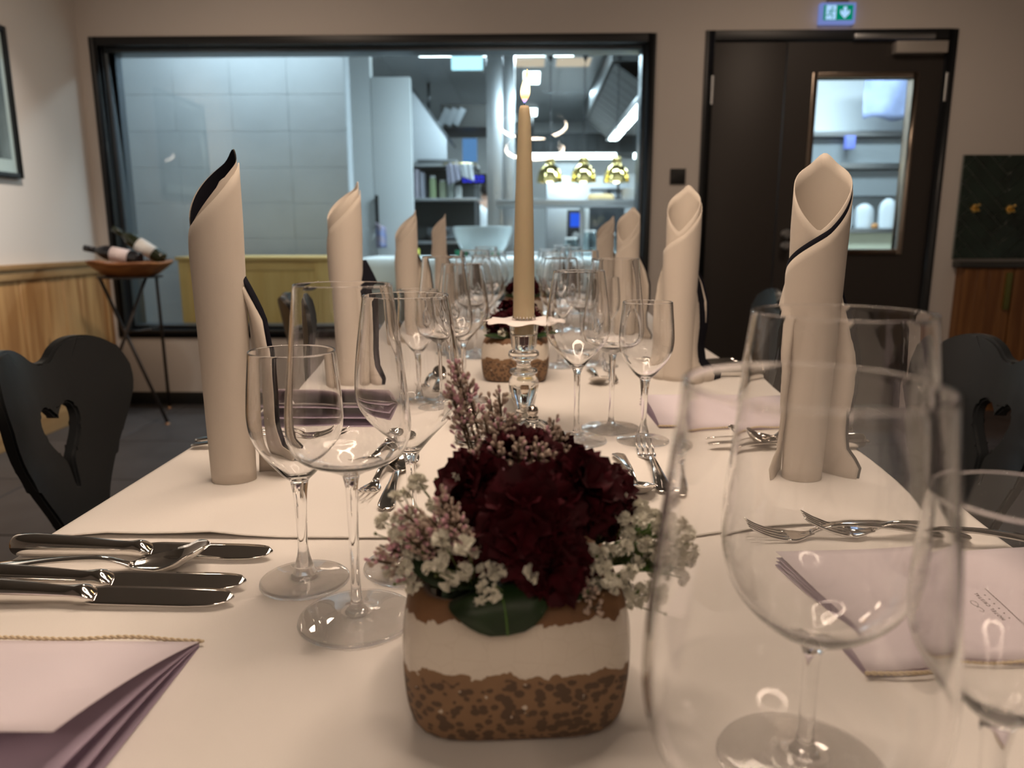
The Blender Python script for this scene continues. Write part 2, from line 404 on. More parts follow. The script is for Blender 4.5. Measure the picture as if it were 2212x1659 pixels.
ZT = .7505; ZN = .7492

# =================================================================== GLASSES
def glass_meshes(kind):
    foot = {'small': .0334, 'tall': .0398, 'big': .0392, 'burg': .0405}[kind]
    bowl = {'small': [(.0066, .080), (.0145, .0885), (.0274, .1054), (.0325, .1165), (.0344, .130), (.0336, .147), (.0318, .166), (.0307, .1783)],
            'tall': [(.0058, .1035), (.0170, .1095), (.0330, .1172), (.0392, .1275), (.0404, .1430), (.0374, .1740), (.0338, .2040), (.0309, .2295)],
            'big': [(.0068, .0945), (.0175, .1075), (.0310, .1220), (.0385, .1345), (.0404, .1465), (.0393, .1640), (.0360, .1890), (.0317, .2164)],
            'burg': [(.0078, .0715), (.0230, .0800), (.0366, .0930), (.0437, .1075), (.0465, .1265), (.0442, .1640), (.0407, .1980), (.0374, .2268)]}[kind]
    stem = {'small': [(.0066, .014), (.0042, .024), (.0037, .034), (.0043, .055), (.0052, .070)],
            'tall': [(.0064, .0080), (.0040, .014), (.0031, .032), (.0034, .06), (.0039, .088), (.0044, .097)],
            'big': [(.0066, .0090), (.0042, .016), (.0034, .034), (.0036, .06), (.0040, .0833), (.0047, .0890)],
            'burg': [(.0068, .0085), (.0044, .015), (.0037, .032), (.0038, .05), (.0040, .062), (.0052, .067)]}[kind]
    wall = {'small': .0010, 'tall': .0008, 'big': .0008, 'burg': .0008}[kind]
    ft = [(foot * .5, 0), (foot - .0012, 0), (foot - .0002, .0006), (foot, .0014), (foot - .0010, .0022), (foot * .75, .0032), (foot * .45, .0046), (foot * .27, .0062)]
    A = smooth_curve(ft, 3); n_ft = len(A)
    Sx = smooth_curve([ft[-1]] + stem + [bowl[0]], 4)[1:]
    Bo = smooth_curve([stem[-1]] + bowl, 7)[7:]
    nb = len(Bo)
    z0 = Bo[0][1]; outer = A + Sx[:-1] + Bo
    # inner wall
    inn = []
    for i in range(nb - 1, -1, -1):
        p = Bo[i]; a = Bo[max(i - 1, 0)]; c = Bo[min(i + 1, nb - 1)]
        tx, tz = c[0] - a[0], c[1] - a[1]; l = math.hypot(tx, tz); nx, nz = tz / l, -tx / l
        wl = wall + .0030 * math.exp(-(p[1] - z0) / .007)
        q = (p[0] - nx * wl, p[1] - nz * wl)
        if q[0] > .004: inn.append(q)
    rim = [(Bo[-1][0] - wall * .15, Bo[-1][1] + wall * .36), (Bo[-1][0] - wall * .5, Bo[-1][1] + wall * .5), (Bo[-1][0] - wall * .85, Bo[-1][1] + wall * .36)]
    zi = inn[-1][1] - .0012
    tail = [(inn[-1][0] * .5, zi + .0003), (0, zi)]
    full = [(0, .0009)] + [(foot * .25, .0006)] + outer + rim + inn + tail
    N = []
    m = len(full)
    for i in range(m):
        a = full[max(i - 1, 0)]; c = full[min(i + 1, m - 1)]
        tx, tz = c[0] - a[0], c[1] - a[1]; l = math.hypot(tx, tz) or 1
        N.append((tz / l, -tx / l))
    N[0] = (0, -1); N[-1] = (0, 1)
    i_s = 2 + n_ft - 1; i_b = 2 + n_ft + len(Sx) - 1
    res = []
    for nm, a, c in (('foot', 0, i_s), ('stem', i_s, i_b), ('bowl', i_b, m - 1)):
        seg = full[a:c + 1]; nn = N[a:c + 1]; n = 56
        me = MB().lathe(seg, n).mesh(nm, fglass if nm == 'foot' else glass, recalc=False)
        vn = []
        for (r, z), (nx, nz) in zip(seg, nn):
            if r < 1e-6: vn.append((0, 0, 1 if nz > 0 else -1))
            else: vn += [(nx * math.cos(2 * PI * j / n), nx * math.sin(2 * PI * j / n), nz) for j in range(n)]
        me.normals_split_custom_set_from_vertices(vn)
        res.append((nm, me))
    return res
GM = {k: glass_meshes(k) for k in ('small', 'tall', 'big', 'burg')}
GN = {'small': 'small_wine_glass', 'tall': 'white_wine_glass', 'big': 'red_wine_glass', 'burg': 'burgundy_glass'}
def put_glass(kind, x, y, label, group=None, scale=1., rz=0):
    t = thing(GN[kind], label, 'glass', (x, y, (ZT if y > .615 else ZN) + .0016), rz, group)
    for nm, me in GM[kind]: link(nm, me, t)
    if scale != 1: t.scale = (1, 1, scale)
    return t
put_glass('small', -.172, .525, 'small short-stemmed wine glass, front left, beside the knives and before the tall napkin')
put_glass('tall', -.1187, .469, 'tall thin-stemmed wine glass standing nearest the left menu card, left of the front vase')
put_glass('big', -.0925, .552, 'large egg-shaped wine glass half hidden behind the left side of the front flowers')
put_glass('burg', .1355, .3250, 'big wide burgundy glass on the right whose bowl shows two forks behind it')
put_glass('burg', .0835, .2160, 'huge out-of-focus burgundy glass closest to the camera, right of the front vase', scale=.955)
put_glass('small', .183, .262, 'small wine glass cut off by the lower right corner of the picture', scale=.93)
put_glass('small', .146, .926, 'small wine glass on the right before the second napkin, spoon and fork at its foot')
put_glass('tall', .111, .985, 'tall slim wine glass on the right between the small one and the candlestick')
put_glass('big', .060, .924, 'large wine glass just right of the silver candlestick')
ORD = {2: 'second', 3: 'third', 4: 'fourth', 5: 'fifth'}
for k, dy in ((2, .56), (3, 1.10), (4, 1.62)):
    for kind, x, y, nm in (('small', .146, .926, 'small wine glass'), ('tall', .108, .985, 'tall wine glass'), ('big', .060, .924, 'large wine glass')):
        put_glass(kind, x + .004 * (k % 2), y + dy, nm + ' at the %s setting up the right side of the table' % ORD[k], 'wine glasses further up the right side')
for k, dy in ((2, .59), (3, 1.11), (4, 1.63)):
    for kind, x, y, nm in (('small', -.172, .545, 'small wine glass'), ('tall', -.125, .490, 'tall wine glass'), ('big', -.105, .566, 'large wine glass')):
        put_glass(kind, x + .006 * (k % 2), y + dy, nm + ' at the %s setting up the left side of the table' % ORD[k], 'wine glasses further up the left side')

# =================================================================== CUTLERY
def ell_tube(keys, n=14):     # keys: (x, halfwidth y, halfheight z, zc)
    K = smooth_curve(keys, 5); P = []
    for (x, a, c, zc) in K: P.append([(x, max(a, 1e-4) * math.cos(2 * PI * j / n), zc + max(c, 1e-4) * math.sin(2 * PI * j / n)) for j in range(n)])
    mb = MB(); mb.grid(P, True); m = len(P)
    mb.f += [tuple(range(n))[::-1], tuple((m - 1) * n + j for j in range(n))]
    return mb
kh = ell_tube([(0, .001, .001, .0100), (.0015, .0060, .0062, .0100), (.006, .0080, .0090, .0098), (.022, .0087, .0098, .0098), (.06, .0075, .0082, .0090), (.094, .0060, .0064, .0078), (.107, .0074, .0074, .0078), (.112, .0080, .0060, .0076), (.118, .0068, .0014, .0068)]).mesh('handle', steel)
P = []
for i in range(25):
    t = i / 24; x = .110 + .107 * t
    hi = interp([(0, .0062), (.10, .0080), (.78, .0080), (.90, .0073), (.96, .0058), (1, .0018)], t); lo = interp([(0, -.0060), (.06, -.0080), (.70, -.0084), (.86, -.0074), (.95, -.0045), (1, .0010)], t)
    P.append([(x, lerp(lo, hi, j / 6), .0064 + .0001 * j - .0010 * t + .0030 * (lerp(lo, hi, j / 6) / .009)) for j in range(7)])
kb = MB().grid(P).mesh('blade', steel, solid=.0013)
def flat_handle():
    P = []
    for (x, a, z) in smooth_curve([(0, .0015, .0022), (.002, .0062, .0026), (.010, .0092, .0038), (.03, .0078, .0068), (.06, .0052, .0098), (.09, .0036, .0112), (.108, .0030, .0105), (.120, .0030, .0075), (.130, .0036, .0040)], 5):
        P.append([(x, a * s, z + .0008 * (1 - s * s)) for s in (-1, -.8, -.4, 0, .4, .8, 1)])
    return MB().grid(P).mesh('handle', steel, solid=-.0018)
fh = flat_handle()
P = []
for i in range(15):
    t = i / 14; u = t
    wd = interp([(0, .0036), (.08, .0070), (.2, .0140), (.4, .0200), (.55, .0214), (.75, .0185), (.88, .0125), (.96, .0060), (1, .0012)], u)
    zb = interp([(0, .0040), (.12, .0018), (.3, .0004), (.45, .0002), (.65, .0045), (.85, .0130), (1, .0215)], u)
    P.append([(.128 + .068 * u, wd * s, zb + .0088 * s * s * min(1, wd / .018)) for s in (-1, -.85, -.6, -.3, 0, .3, .6, .85, 1)])
sb = MB().grid(P).mesh('bowl', steel, solid=-.0012)
P = []
for i in range(9):
    t = i / 8
    wd = interp([(0, .0036), (.25, .0050), (.6, .0105), (.85, .0122), (1, .0122)], t); z = interp([(0, .0040), (.4, .0014), (.75, .0006), (1, .0014)], t)
    P.append([(.128 + .026 * t, wd * s, z + .0012 * s * s) for s in (-1, -.5, 0, .5, 1)])
fp = MB().grid(P).mesh('head', steel, solid=-.0014)
ftn = MB().tube([(.152, 0, .0010), (.160, 0, .0018), (.172, 0, .0046), (.184, 0, .0090), (.192, 0, .0130), (.196, 0, .0158)], [.0020, .0017, .0015, .0013, .0011, .0005], 6).mesh('tine', steel)
CUT = {'knife': [('handle', kh, 0), ('blade', kb, 0)], 'spoon': [('handle', fh, 0), ('bowl', sb, 0)],
       'fork': [('handle', fh, 0), ('head', fp, 0)] + [('tine', ftn, y) for y in (-.0103, -.0034, .0034, .0103)]}
def put_cut(kind, x, y, deg, label, sc=1., group=None, dz=0., name=None):
    t = thing(name or {'knife': 'table_knife', 'spoon': 'spoon', 'fork': 'fork'}[kind], label, kind, (x, y, (ZT if y > .615 else ZN) + .0016 + dz), R(deg), group)
    if sc != 1: t.scale = (sc, sc, sc)
    for nm, me, oy in CUT[kind]: link(nm, me, t, (0, oy, 0))
    return t
put_cut('knife', -.4265, .5635, -.5, 'table knife with a fat steel handle, furthest of the three knives at front left')
put_cut('spoon', -.4370, .5265, 6.0, 'soup spoon lying between the knives at front left, its bowl turned up', .94)
put_cut('knife', -.4285, .5070, .5, 'table knife at front left lying just below the soup spoon')
put_cut('knife', -.4275, .4845, -.3, 'nearest table knife at front left, above the pale menu card')
put_cut('fork', -.152, .862, -95.5, 'dessert fork behind the tall glass on the left, tines towards the camera', .88)
put_cut('spoon', -.1375, .667, 93, 'dessert spoon left of the front flowers, bowl pointing away', .88)
put_cut('spoon', .105, .858, -87, 'dessert spoon right of the front flowers, bowl towards the camera', .82)
put_cut('fork', .137, .722, 88.5, 'dessert fork right of the front flowers, tines pointing away at the small glass', .90)
put_cut('fork', .376, .617, 180.5, 'fork seen through the burgundy glass, lying farther left with its tines at the seam')
put_cut('fork', .434, .597, 171.5, 'fork seen through the burgundy glass, crossing over the top edge of the menu card', dz=.004)
put_cut('knife', .425, .940, 184, 'table knife beside the right napkin, lying nearest the second menu card')
put_cut('spoon', .440, .918, 178, 'soup spoon beside the right napkin, between two knives')
put_cut('knife', .425, .897, 180.5, 'table knife beside the right napkin, nearest to the camera')
put_cut('fork', -.420, .880, 0, 'fork peeping out left of the tall left napkin, nearer one')
put_cut('fork', -.426, .905, 0, 'fork peeping out left of the tall left napkin, farther one')
put_cut('spoon', -.150, 1.215, 93, 'dessert spoon at the second setting on the left, right of the second napkin', .88)
put_cut('fork', -.172, 1.40, -94, 'dessert fork at the second setting on the left beside its spoon', .88)
put_cut('spoon', .118, 1.445, -88, 'dessert spoon at the second setting on the right, bowl casting a dark shadow', .88)
put_cut('fork', .150, 1.300, 88, 'dessert fork at the second setting on the right under the tall glasses', .88)
for i, (y, kd) in enumerate(((1.385, 'knife'), (1.418, 'spoon'), (1.448, 'knife'), (1.476, 'knife'))):
    put_cut(kd, .412, y, 180, ['table knife whose handle end shows right of the second right napkin, nearest in its row', 'spoon handle in the row of handles right of the second right napkin', 'third handle from the front, a knife, right of the second right napkin', 'farthest knife in the row right of the second right napkin'][i])

# =================================================================== NAPKINS
WL = [(0, -.004), (.18, -.022), (.386, -.052), (.54, -.072), (.63, -.104), (.74, -.126), (1, -.17)]
WR = [(0, -.015), (.07, -.024), (.386, -.074), (.70, -.106), (1, -.15)]
def napkin(x, y, label, Hh=.340, wl=None, r0=.022, r1=.027, inner=napk, stripe=False, tip=45, cut=.075, tails=(1,), seed=0, slant=1., left_tail=False):
    t = thing('rolled_napkin', label, 'napkin', (x, y, ZT + .0016))
    rr = random.Random(seed); n = 48
    def rad(z): return interp([(0, r0), (.08, lerp(r0, r1, .30)), (.2, lerp(r0, r1, .8)), (.27, r1), (.36, r1 * .96)], z)
    # inner roll
    P = []
    for i in range(25):
        row = []
        for j in range(n):
            th = 2 * PI * j / n; f = .5 + .5 * math.cos(th - R(tip))
            h = Hh - cut * (1 - f ** .6) + (.010 * max(0, math.cos(th - R(tip))) ** 14)
            z = h * i / 24; r = rad(z) * (.93 + .012 * math.sin(3 * th + seed))
            row.append((r * math.cos(th), r * .88 * math.sin(th), z))
        P.append(row)
    MB().grid(P, True).build('inner_roll', napk, t, solid=-.0010 if inner is napk else 0)
    if inner is not napk:
        Q = [[(p[0] * .95, p[1] * .95, p[2] - (.0006 if i == 24 else 0)) for p in P[i]] for i in range(12, 25)]
        MB().grid(Q, True).build('dark_lining', navy, t)['label'] = 'navy inner face of the napkin'
        Q = []
        for i in range(8):
            row = []
            for j in range(17):
                th = R(8) + R(190) * j / 16; h = interp([(0, .312), (.25, .318), (.5, .303), (.75, .285), (1, .270)], j / 16) + .002 * math.sin(j * 1.3)
                r = .0165 + .0012 * math.sin(j * .9); row.append((r * math.cos(th) + .0015, .010 * math.sin(th) - .002, lerp(.20, h * Hh / .335, i / 7)))
            Q.append(row)
        MB().grid(Q).build('inner_fold', napk, t, solid=.0012)
    # outer wrap: falls from the tip side across the front to the left and round the back
    def wrap(dr, dh, a0, a1, zlow, nm, m, sol):
        P = []
        for i in range(25):
            row = []
            for j in range(41):
                s = j / 40; th = R(lerp(a0, a1, s))
                h = Hh + interp(wl or WL, (20 - lerp(a0, a1, s)) / 285) * slant + dh
                z = lerp(zlow, h, i / 24); r = rad(z) * (1.0 + .10 * s) + dr + .0010 * math.sin(2 * th + 14 * z + seed)
                row.append((r * math.cos(th), r * .9 * math.sin(th), z))
            P.append(row)
        return MB().grid(P).build(nm, m, t, solid=sol)
    wrap(.0006, 0, 20, -265, 0, 'outer_wrap', napk, .0012)
    if stripe: wrap(-.0002, .0062, 16, -215, .12, 'dark_border', navy, .0005)['label'] = 'navy border along the folded edge'
    # tails at the foot
    for sgn in tails:
        P = []; Q = []
        for i in range(21):
            z = .215 * i / 20
            wd = interp([(0, .046), (.014, .050), (.03, .033), (.06, .028), (.10, .032), (.14, .031), (.175, .022), (.215, .001)], z) * (1. if sgn > 0 else .55)
            row = []; rq = []
            for j in range(13):
                u = j / 12
                xx = sgn * (rad(z) * .80 + wd * u); yy = .010 + .020 * math.sin(u * 2.6 + z * 9 + seed) + .006 * math.sin(z * 40) * u
                row.append((xx, yy, z)); rq.append((sgn * (rad(z) * .80 + (wd + .0045) * u), yy + .0022, z * 1.01 + .0003))
            P.append(row); Q.append(rq)
        MB().grid(P).build('tail', napk, t, solid=.0010)
        if sgn > 0: MB().grid(Q).build('tail_lining', navy, t, solid=.0006)['label'] = 'navy backing of the napkin tail'
    return t
napkin(-.3190, .760, 'tall rolled cream napkin at front left with a black inner face, forks behind it', inner=navy, Hh=.335, r0=.0210, r1=.0270, tip=42, cut=.068, seed=1)
napkin(.2965, .785, 'tall rolled cream napkin at front right with a black border across its folded edge', stripe=True, Hh=.333, r0=.021, r1=.0295, tip=72, cut=.070, tails=(1, -1), seed=2, wl=WR)
napkin(-.320, 1.293, 'second rolled cream napkin on the left, before the pine cabinet', r0=.0235, r1=.029, tip=25, cut=.055, seed=3)
napkin(.2705, 1.350, 'second rolled cream napkin on the right, before the black door frame', r0=.027, r1=.0300, tip=66, cut=.072, tails=(1, -1), seed=4, Hh=.338, wl=WR)
napkin(-.303, 1.83, 'third rolled cream napkin up the left side of the table', r0=.022, r1=.027, tip=20, cut=.060, seed=5, Hh=.312)
napkin(-.287, 2.36, 'fourth and farthest rolled napkin up the left side, slimmer than the rest', r0=.020, r1=.023, tip=20, cut=.055, seed=6, Hh=.318)
napkin(.2420, 1.88, 'third rolled cream napkin on the right, showing its folded throat at the window edge', r0=.026, r1=.029, tip=60, cut=.074, seed=7, Hh=.320, wl=WR)
napkin(.2380, 2.42, 'fourth and farthest rolled napkin on the right, left of the third', r0=.027, r1=.029, tip=20, cut=.062, seed=8, Hh=.312)

# =================================================================== MENU CARDS
def menu(label, S0, S1, side, fans, text=False, lift=0.):
    """S0->S1 spine on the table, pages reach .150 to 'side' (+1/-1 = left of S0->S1 / right)"""
    S0 = Vector((*S0, 0)); S1 = Vector((*S1, 0)); d = (S1 - S0).normalized(); L = (S1 - S0).length
    nrm = Vector((-d.y, d.x, 0)) * side
    t = thing('menu_card', label, 'menu', (S0.x, S0.y, (ZT if S0.y > .66 else ZN) + .0020))
    def page(nm, m, ang, bulge, z0, wd):
        P = []
        for i in range(13):
            u = i / 12; a = wd * u; z = z0 + math.sin(R(ang)) * a + bulge * math.sin(PI * u) ** .8; y = math.cos(R(ang)) * a
            P.append([tuple(d * (L * j / 4) + nrm * y + Vector((0, 0, z))) for j in range(5)])
        return MB().grid(P).build(nm, m, t, solid=.0005 * side)
    page('back_cover', lilac, 0, 0, 0, .149)
    for k, (ang, bu) in enumerate(fans[:-1]): page('inner_page', lilac, ang, bu, .0012 + .0006 * k, .148)
    cv = page('front_cover', pale, fans[-1][0], fans[-1][1], .0032, .150)
    cv['label'] = 'pale outer cover of the menu card'
    # twisted cord along the spine
    for s in (0, PI):
        pts = []
        for i in range(150):
            u = i / 149; c = d * (L * (u * 1.02 - .01)) - nrm * (.0016 + .004 * math.sin(u * PI * 2.0) ** 2) + Vector((0, 0, .0026 + .0030 * math.sin(u * 9) ** 2 * u))
            a = u * 150 + s; pts.append(c + nrm * .0007 * math.cos(a) + Vector((0, 0, .0007 * math.sin(a))))
        MB().tube(pts, .00085, 5).build('cord', cordm, t)
    return t
menu('pale lilac menu card lying open at the bottom left corner, cord along its far fold', (-.212, .430), (-.424, .427), +1, [(3.5, .004), (9, .003), (16, .003)])
mr = menu('pale menu card at right behind the glasses with small printed lettering', (.205, .4070), (.414, .4230), +1, [(1.0, .003), (2.2, .004), (3.6, .005)])
menu('lilac menu card gaping open behind the small glass at the second left setting', (-.186, 1.120), (-.396, 1.118), +1, [(5, .003), (11, .002), (20, .002)])
m4 = menu('pale menu card beside the right napkin, lying behind its knives and spoon', (.178, .9920), (.388, 1.000), +1, [(1.0, .004), (2.5, .006), (4.2, .008)])
def textmesh(body, size, nm='lettering'):
    cu = bpy.data.curves.new(nm, 'FONT'); cu.body = body; cu.size = size; cu.align_x = 'CENTER'; cu.align_y = 'CENTER'; cu.space_character = 1.25; cu.extrude = .00004
    o = bpy.data.objects.new(nm, cu); COL.objects.link(o); dg = bpy.context.evaluated_depsgraph_get()
    me = bpy.data.meshes.new_from_object(o.evaluated_get(dg)); bpy.data.objects.remove(o); return me
tx = textmesh('HOTEL CRISTAL', .0040); tx.materials.clear(); tx.materials.append(ink)
def logo():
    mb = MB()
    pts = smooth_curve([(-.006, .0025, 0), (-.0075, .0005, 0), (-.0055, -.0014, 0), (-.002, -.0006, 0), (.0012, .0022, 0), (.005, .0026, 0), (.0068, .0006, 0), (.0045, -.0018, 0), (.0008, -.0010, 0), (-.0018, .0014, 0)], 6)
    return mb.tube(pts, .00016, 4).mesh('logo', ink)
lg = logo()
def print_on(m, S0, S1, ang, bulge, cx, cy):
    d = (Vector((*S1, 0)) - Vector((*S0, 0))).normalized(); nrm = Vector((-d.y, d.x, 0)); O = m.location
    def lay(nm, me, off, deg=92):
        me = me.copy(); Mx = Matrix.Translation((cx + off - O.x, cy - O.y, 0)) @ Matrix.Rotation(R(deg), 4, 'Z')
        for v in me.vertices:
            p = Mx @ v.co; a = p.dot(nrm); dz = p.z; u = max(0, min(1, a / .150))
            p.z = .0032 + math.sin(R(ang)) * a + bulge * math.sin(PI * u) ** .8 + .0004 + dz * .3; v.co = p
        link(nm, me, m)
    lay('lettering', tx, 0); lay('logo', lg, -.0085)
    mb = MB()
    for k in range(6): mb.lathe([(0, 0), (.00055, 0), (.0003, .0001), (0, .0001)], 8, ((k - 2.5) * .0058, 0, 0))
    lay('dot_row', mb.mesh('dot_row', ink), .0056)
    mb = MB(); rr = random.Random(5); u = -.024
    while u < .024:
        l = rr.uniform(.0006, .0016); mb.box(u, u + l, -.00035, .00035, 0, .00008); u += l + .0005
    lay('small_print', mb.mesh('small_print', ink), .0112)
print_on(mr, (.205, .4070), (.414, .4230), 3.6, .005, .3124, .4740)
print_on(m4, (.178, .9920), (.388, 1.000), 4.2, .008, .290, 1.062)

# =================================================================== CENTRE PIECES
def vase_mat():
    m = mat('vase_ceramic', (.6, .6, .6), .35); nt = m.node_tree; P = nt.nodes['Principled BSDF']; N = nt.nodes.new; Lk = nt.links.new
    tc = N('ShaderNodeTexCoord'); sp = N('ShaderNodeSeparateXYZ'); Lk(tc.outputs['Object'], sp.inputs[0])
    def noise(sc, det=4, dist=0):
        n = N('ShaderNodeTexNoise'); n.inputs['Scale'].default_value = sc; n.inputs['Detail'].default_value = det; n.inputs['Distortion'].default_value = dist; Lk(tc.outputs['Object'], n.inputs['Vector']); return n.outputs['Fac']
    def mth(op, a, b=None):
        n = N('ShaderNodeMath'); n.operation = op
        for i, v in enumerate((a, b)):
            if v is None: continue
            if isinstance(v, (int, float)): n.inputs[i].default_value = v
            else: Lk(v, n.inputs[i])
        return n.outputs[0]
    def mix(f, a, b):
        n = N('ShaderNodeMix'); n.data_type = 'RGBA'; Lk(f, n.inputs[0])
        for i, v in ((6, a), (7, b)):
            if isinstance(v, tuple): n.inputs[i].default_value = (*v, 1)
            else: Lk(v, n.inputs[i])
        return n.outputs[2]
    z = mth('ADD', sp.outputs[2], mth('MULTIPLY', mth('SUBTRACT', noise(75, 6, .6), .5), .020))
    zlow = mth('LESS_THAN', mth('ADD', z, mth('MULTIPLY', mth('SUBTRACT', noise(18), .5), .008)), .0440)
    zhigh = mth('GREATER_THAN', mth('ADD', z, mth('MULTIPLY', mth('SUBTRACT', noise(130), .5), .006)), .0690)
    vor = N('ShaderNodeTexVoronoi'); vor.inputs['Scale'].default_value = 190; mpv = N('ShaderNodeMapping'); mpv.inputs['Scale'].default_value = (1, 1, 1.25); Lk(tc.outputs['Object'], mpv.inputs[0]); Lk(mpv.outputs[0], vor.inputs['Vector'])
    blot = mth('LESS_THAN', mth('ADD', vor.outputs['Distance'], mth('MULTIPLY', noise(80, 3), 1.1)), 1.04)
    deep = mth('LESS_THAN', z, .0385)
    speck = mth('GREATER_THAN', noise(190, 2), .72)
    crack = N('ShaderNodeTexVoronoi'); crack.feature = 'DISTANCE_TO_EDGE'; crack.inputs['Scale'].default_value = 80; Lk(tc.outputs['Object'], crack.inputs['Vector'])
    cl = mth('MULTIPLY', mth('LESS_THAN', crack.outputs['Distance'], .012), .18)
    glaze = mix(cl, (.66, .60, .52), (.40, .33, .26))
    brown = mix(noise(60, 5), (.27, .160, .085), (.19, .110, .060))
    dark = mix(mth('MULTIPLY', mth('MULTIPLY', blot, deep), .85), brown, (.075, .047, .031))
    dark = mix(mth('MULTIPLY', speck, mth('GREATER_THAN', z, .020)), dark, (.60, .52, .44))
    topb = mix(noise(90, 5), (.23, .115, .05), (.12, .060, .030))
    c = mix(zlow, glaze, dark); c = mix(zhigh, c, topb)
    Lk(c, P.inputs['Base Color'])
    rg = mth('ADD', .16, mth('MULTIPLY', mth('MAXIMUM', zlow, zhigh), .5)); Lk(rg, P.inputs['Roughness'])
    hgt = mth('ADD', mth('MULTIPLY', mth('MULTIPLY', blot, deep), -.5), mth('SUBTRACT', mth('MULTIPLY', noise(300, 3), .3), mth('MAXIMUM', zlow, zhigh)))
    bp = N('ShaderNodeBump'); bp.inputs['Strength'].default_value = .7; bp.inputs['Distance'].default_value = .0008; Lk(hgt, bp.inputs['Height']); Lk(bp.outputs[0], P.inputs['Normal'])
    return m
vm = vase_mat()
def vase_part():
    P = []; n = 64
    keys = smooth_curve([(.0440, 0), (.0520, .0006), (.0572, .0055), (.0600, .016), (.0613, .034), (.0613, .050), (.0602, .063), (.0576, .0725), (.0545, .0775), (.0515, .0792), (.0480, .0775), (.0465, .070), (.0465, .030), (.0440, .012)], 4)
    for r, z in keys:
        e = lerp(4.6, 5.4, min(1, z / .04)); row = []
        for j in range(n):
            a = 2 * PI * j / n; c, s_ = math.cos(a), math.sin(a)
            k = (abs(c) ** e + abs(s_) ** e) ** (-1 / e); row.append((r * k * c, r * k * s_, z))
        P.append(row)
    mb = MB(); mb.grid(P, True); m = len(P)
    mb.f += [tuple(range(n))[::-1], tuple((m - 1) * n + j for j in range(n))]
    return mb.mesh('body', vm)
vme = vase_part()
soilm = mat('floral_foam', (.02, .04, .015), .9)
fo = MB().box(-.041, .041, -.041, .041, .0125, .066).mesh('foam', soilm, bev=.004)
V1 = thing('flower_pot', 'near square glazed flower pot with brown crusty base and chipped brown rim', 'pot', (-.0090, .397, ZN + .0014), R(4.5))
link('body', vme, V1); link('foam', fo, V1)
def dupv(x, y, label, rz): return dup(V1, (x, y, ZT + .0014), R(rz), label)
dupv(-.026, 1.362, 'second square glazed flower pot, behind the candlestick', -3)
dupv(-.022, 2.28, 'farthest square glazed flower pot, beyond the second one and the candle', 3)

# ---- flower kit
def petal_mesh(seed, wid=.0115, ln=.0215):
    rr = random.Random(seed); P = []; ph = rr.uniform(0, 6); ph2 = rr.uniform(0, 6)
    for i in range(6):
        v = i / 5; row = []
        wv = wid * (.12 + .88 * v ** .75)
        for j in range(11):
            u = -1 + j / 5
            fr = (.0012 * (1 if j % 2 else -1) if i == 5 else 0)
            z = ln * v * (1 - .16 * u * u * v) + fr
            out = .0075 * v ** 2.4 + .0040 * v * v * math.sin(u * 4.6 + ph) + .0022 * v * v * math.sin(u * 9 + ph2) - .0050 * max(0, v - .6) * math.sin(u * 3 + ph2)
            row.append((wv * math.sin(u * 1.05), -out + wv * .30 * (1 - math.cos(u * 1.05)) + .002, z))
        P.append(row)
    return MB().grid(P).mesh('petal', redpet)
PET = [petal_mesh(s, w_, l_) for s, w_, l_ in ((1, .0145, .0205), (2, .0125, .0195), (3, .0160, .0215), (4, .0135, .0220))]
calyx = MB().lathe([(0, -.016), (.0025, -.016), (.0042, -.008), (.0050, 0), (.0030, .004), (0, .004)], 10).mesh('calyx', stemg)
def carnation(pos, direc, base, label, n=26, sc=1., seed=0, group=None):
    t = thing('carnation', label, 'flower', pos, 0, group)
    q = Vector(direc).normalized().to_track_quat('Z', 'Y'); Mq = q.to_matrix().to_4x4(); rr = random.Random(seed)
    for k in range(n):
        f = (k + .5) / n; tilt = 2 + 72 * f ** .95 + rr.uniform(-9, 9); az = k * 137.5 + rr.uniform(-30, 30)
        M = Mq @ Matrix.Rotation(R(az), 4, 'Z') @ Matrix.Translation((rr.uniform(-.003, .003) * (1 - f), -.0030 * f + rr.uniform(-.003, .003) * (1 - f), .0020 * (1 - f))) @ Matrix.Rotation(R(tilt), 4, 'X') @ Matrix.Scale(sc * rr.uniform(.88, 1.08), 4)
        o = link('petal', PET[k % 4], t); o.matrix_local = M
    o = link('calyx', calyx, t); o.matrix_local = Mq @ Matrix.Scale(sc, 4)
    p0 = Mq @ Vector((0, 0, -.014)); p1 = Vector(base) - Vector(pos)
    MB().tube([p0, p0.lerp(p1, .5) + Vector((0, 0, -.002)), p1], .0017, 6).build('stem', stemg, t)
    return t
def blossom(seed):
    mb = MB(); rr = random.Random(seed)
    for k in range(22):
        d = Vector((rr.gauss(0, 1), rr.gauss(0, 1), rr.gauss(.5, .8))).normalized(); q = d.to_track_quat('Z', 'Y').to_matrix().to_4x4() @ Matrix.Rotation(rr.uniform(0, 6), 4, 'Z')
        w_ = rr.uniform(.0009, .0015); l = rr.uniform(.0026, .0036); P = []
        for i in range(3):
            v = i / 2; P.append([q @ Vector((w_ * (.3 + v) * u, .0007 * u * u * v + .0009 * v * v, .0008 + l * v - .0004 * abs(u) * v)) for u in (-1, 0, 1)])
        mb.grid(P)
    return mb.mesh('blossom', gyp)
BLO = [blossom(s) for s in range(4)]
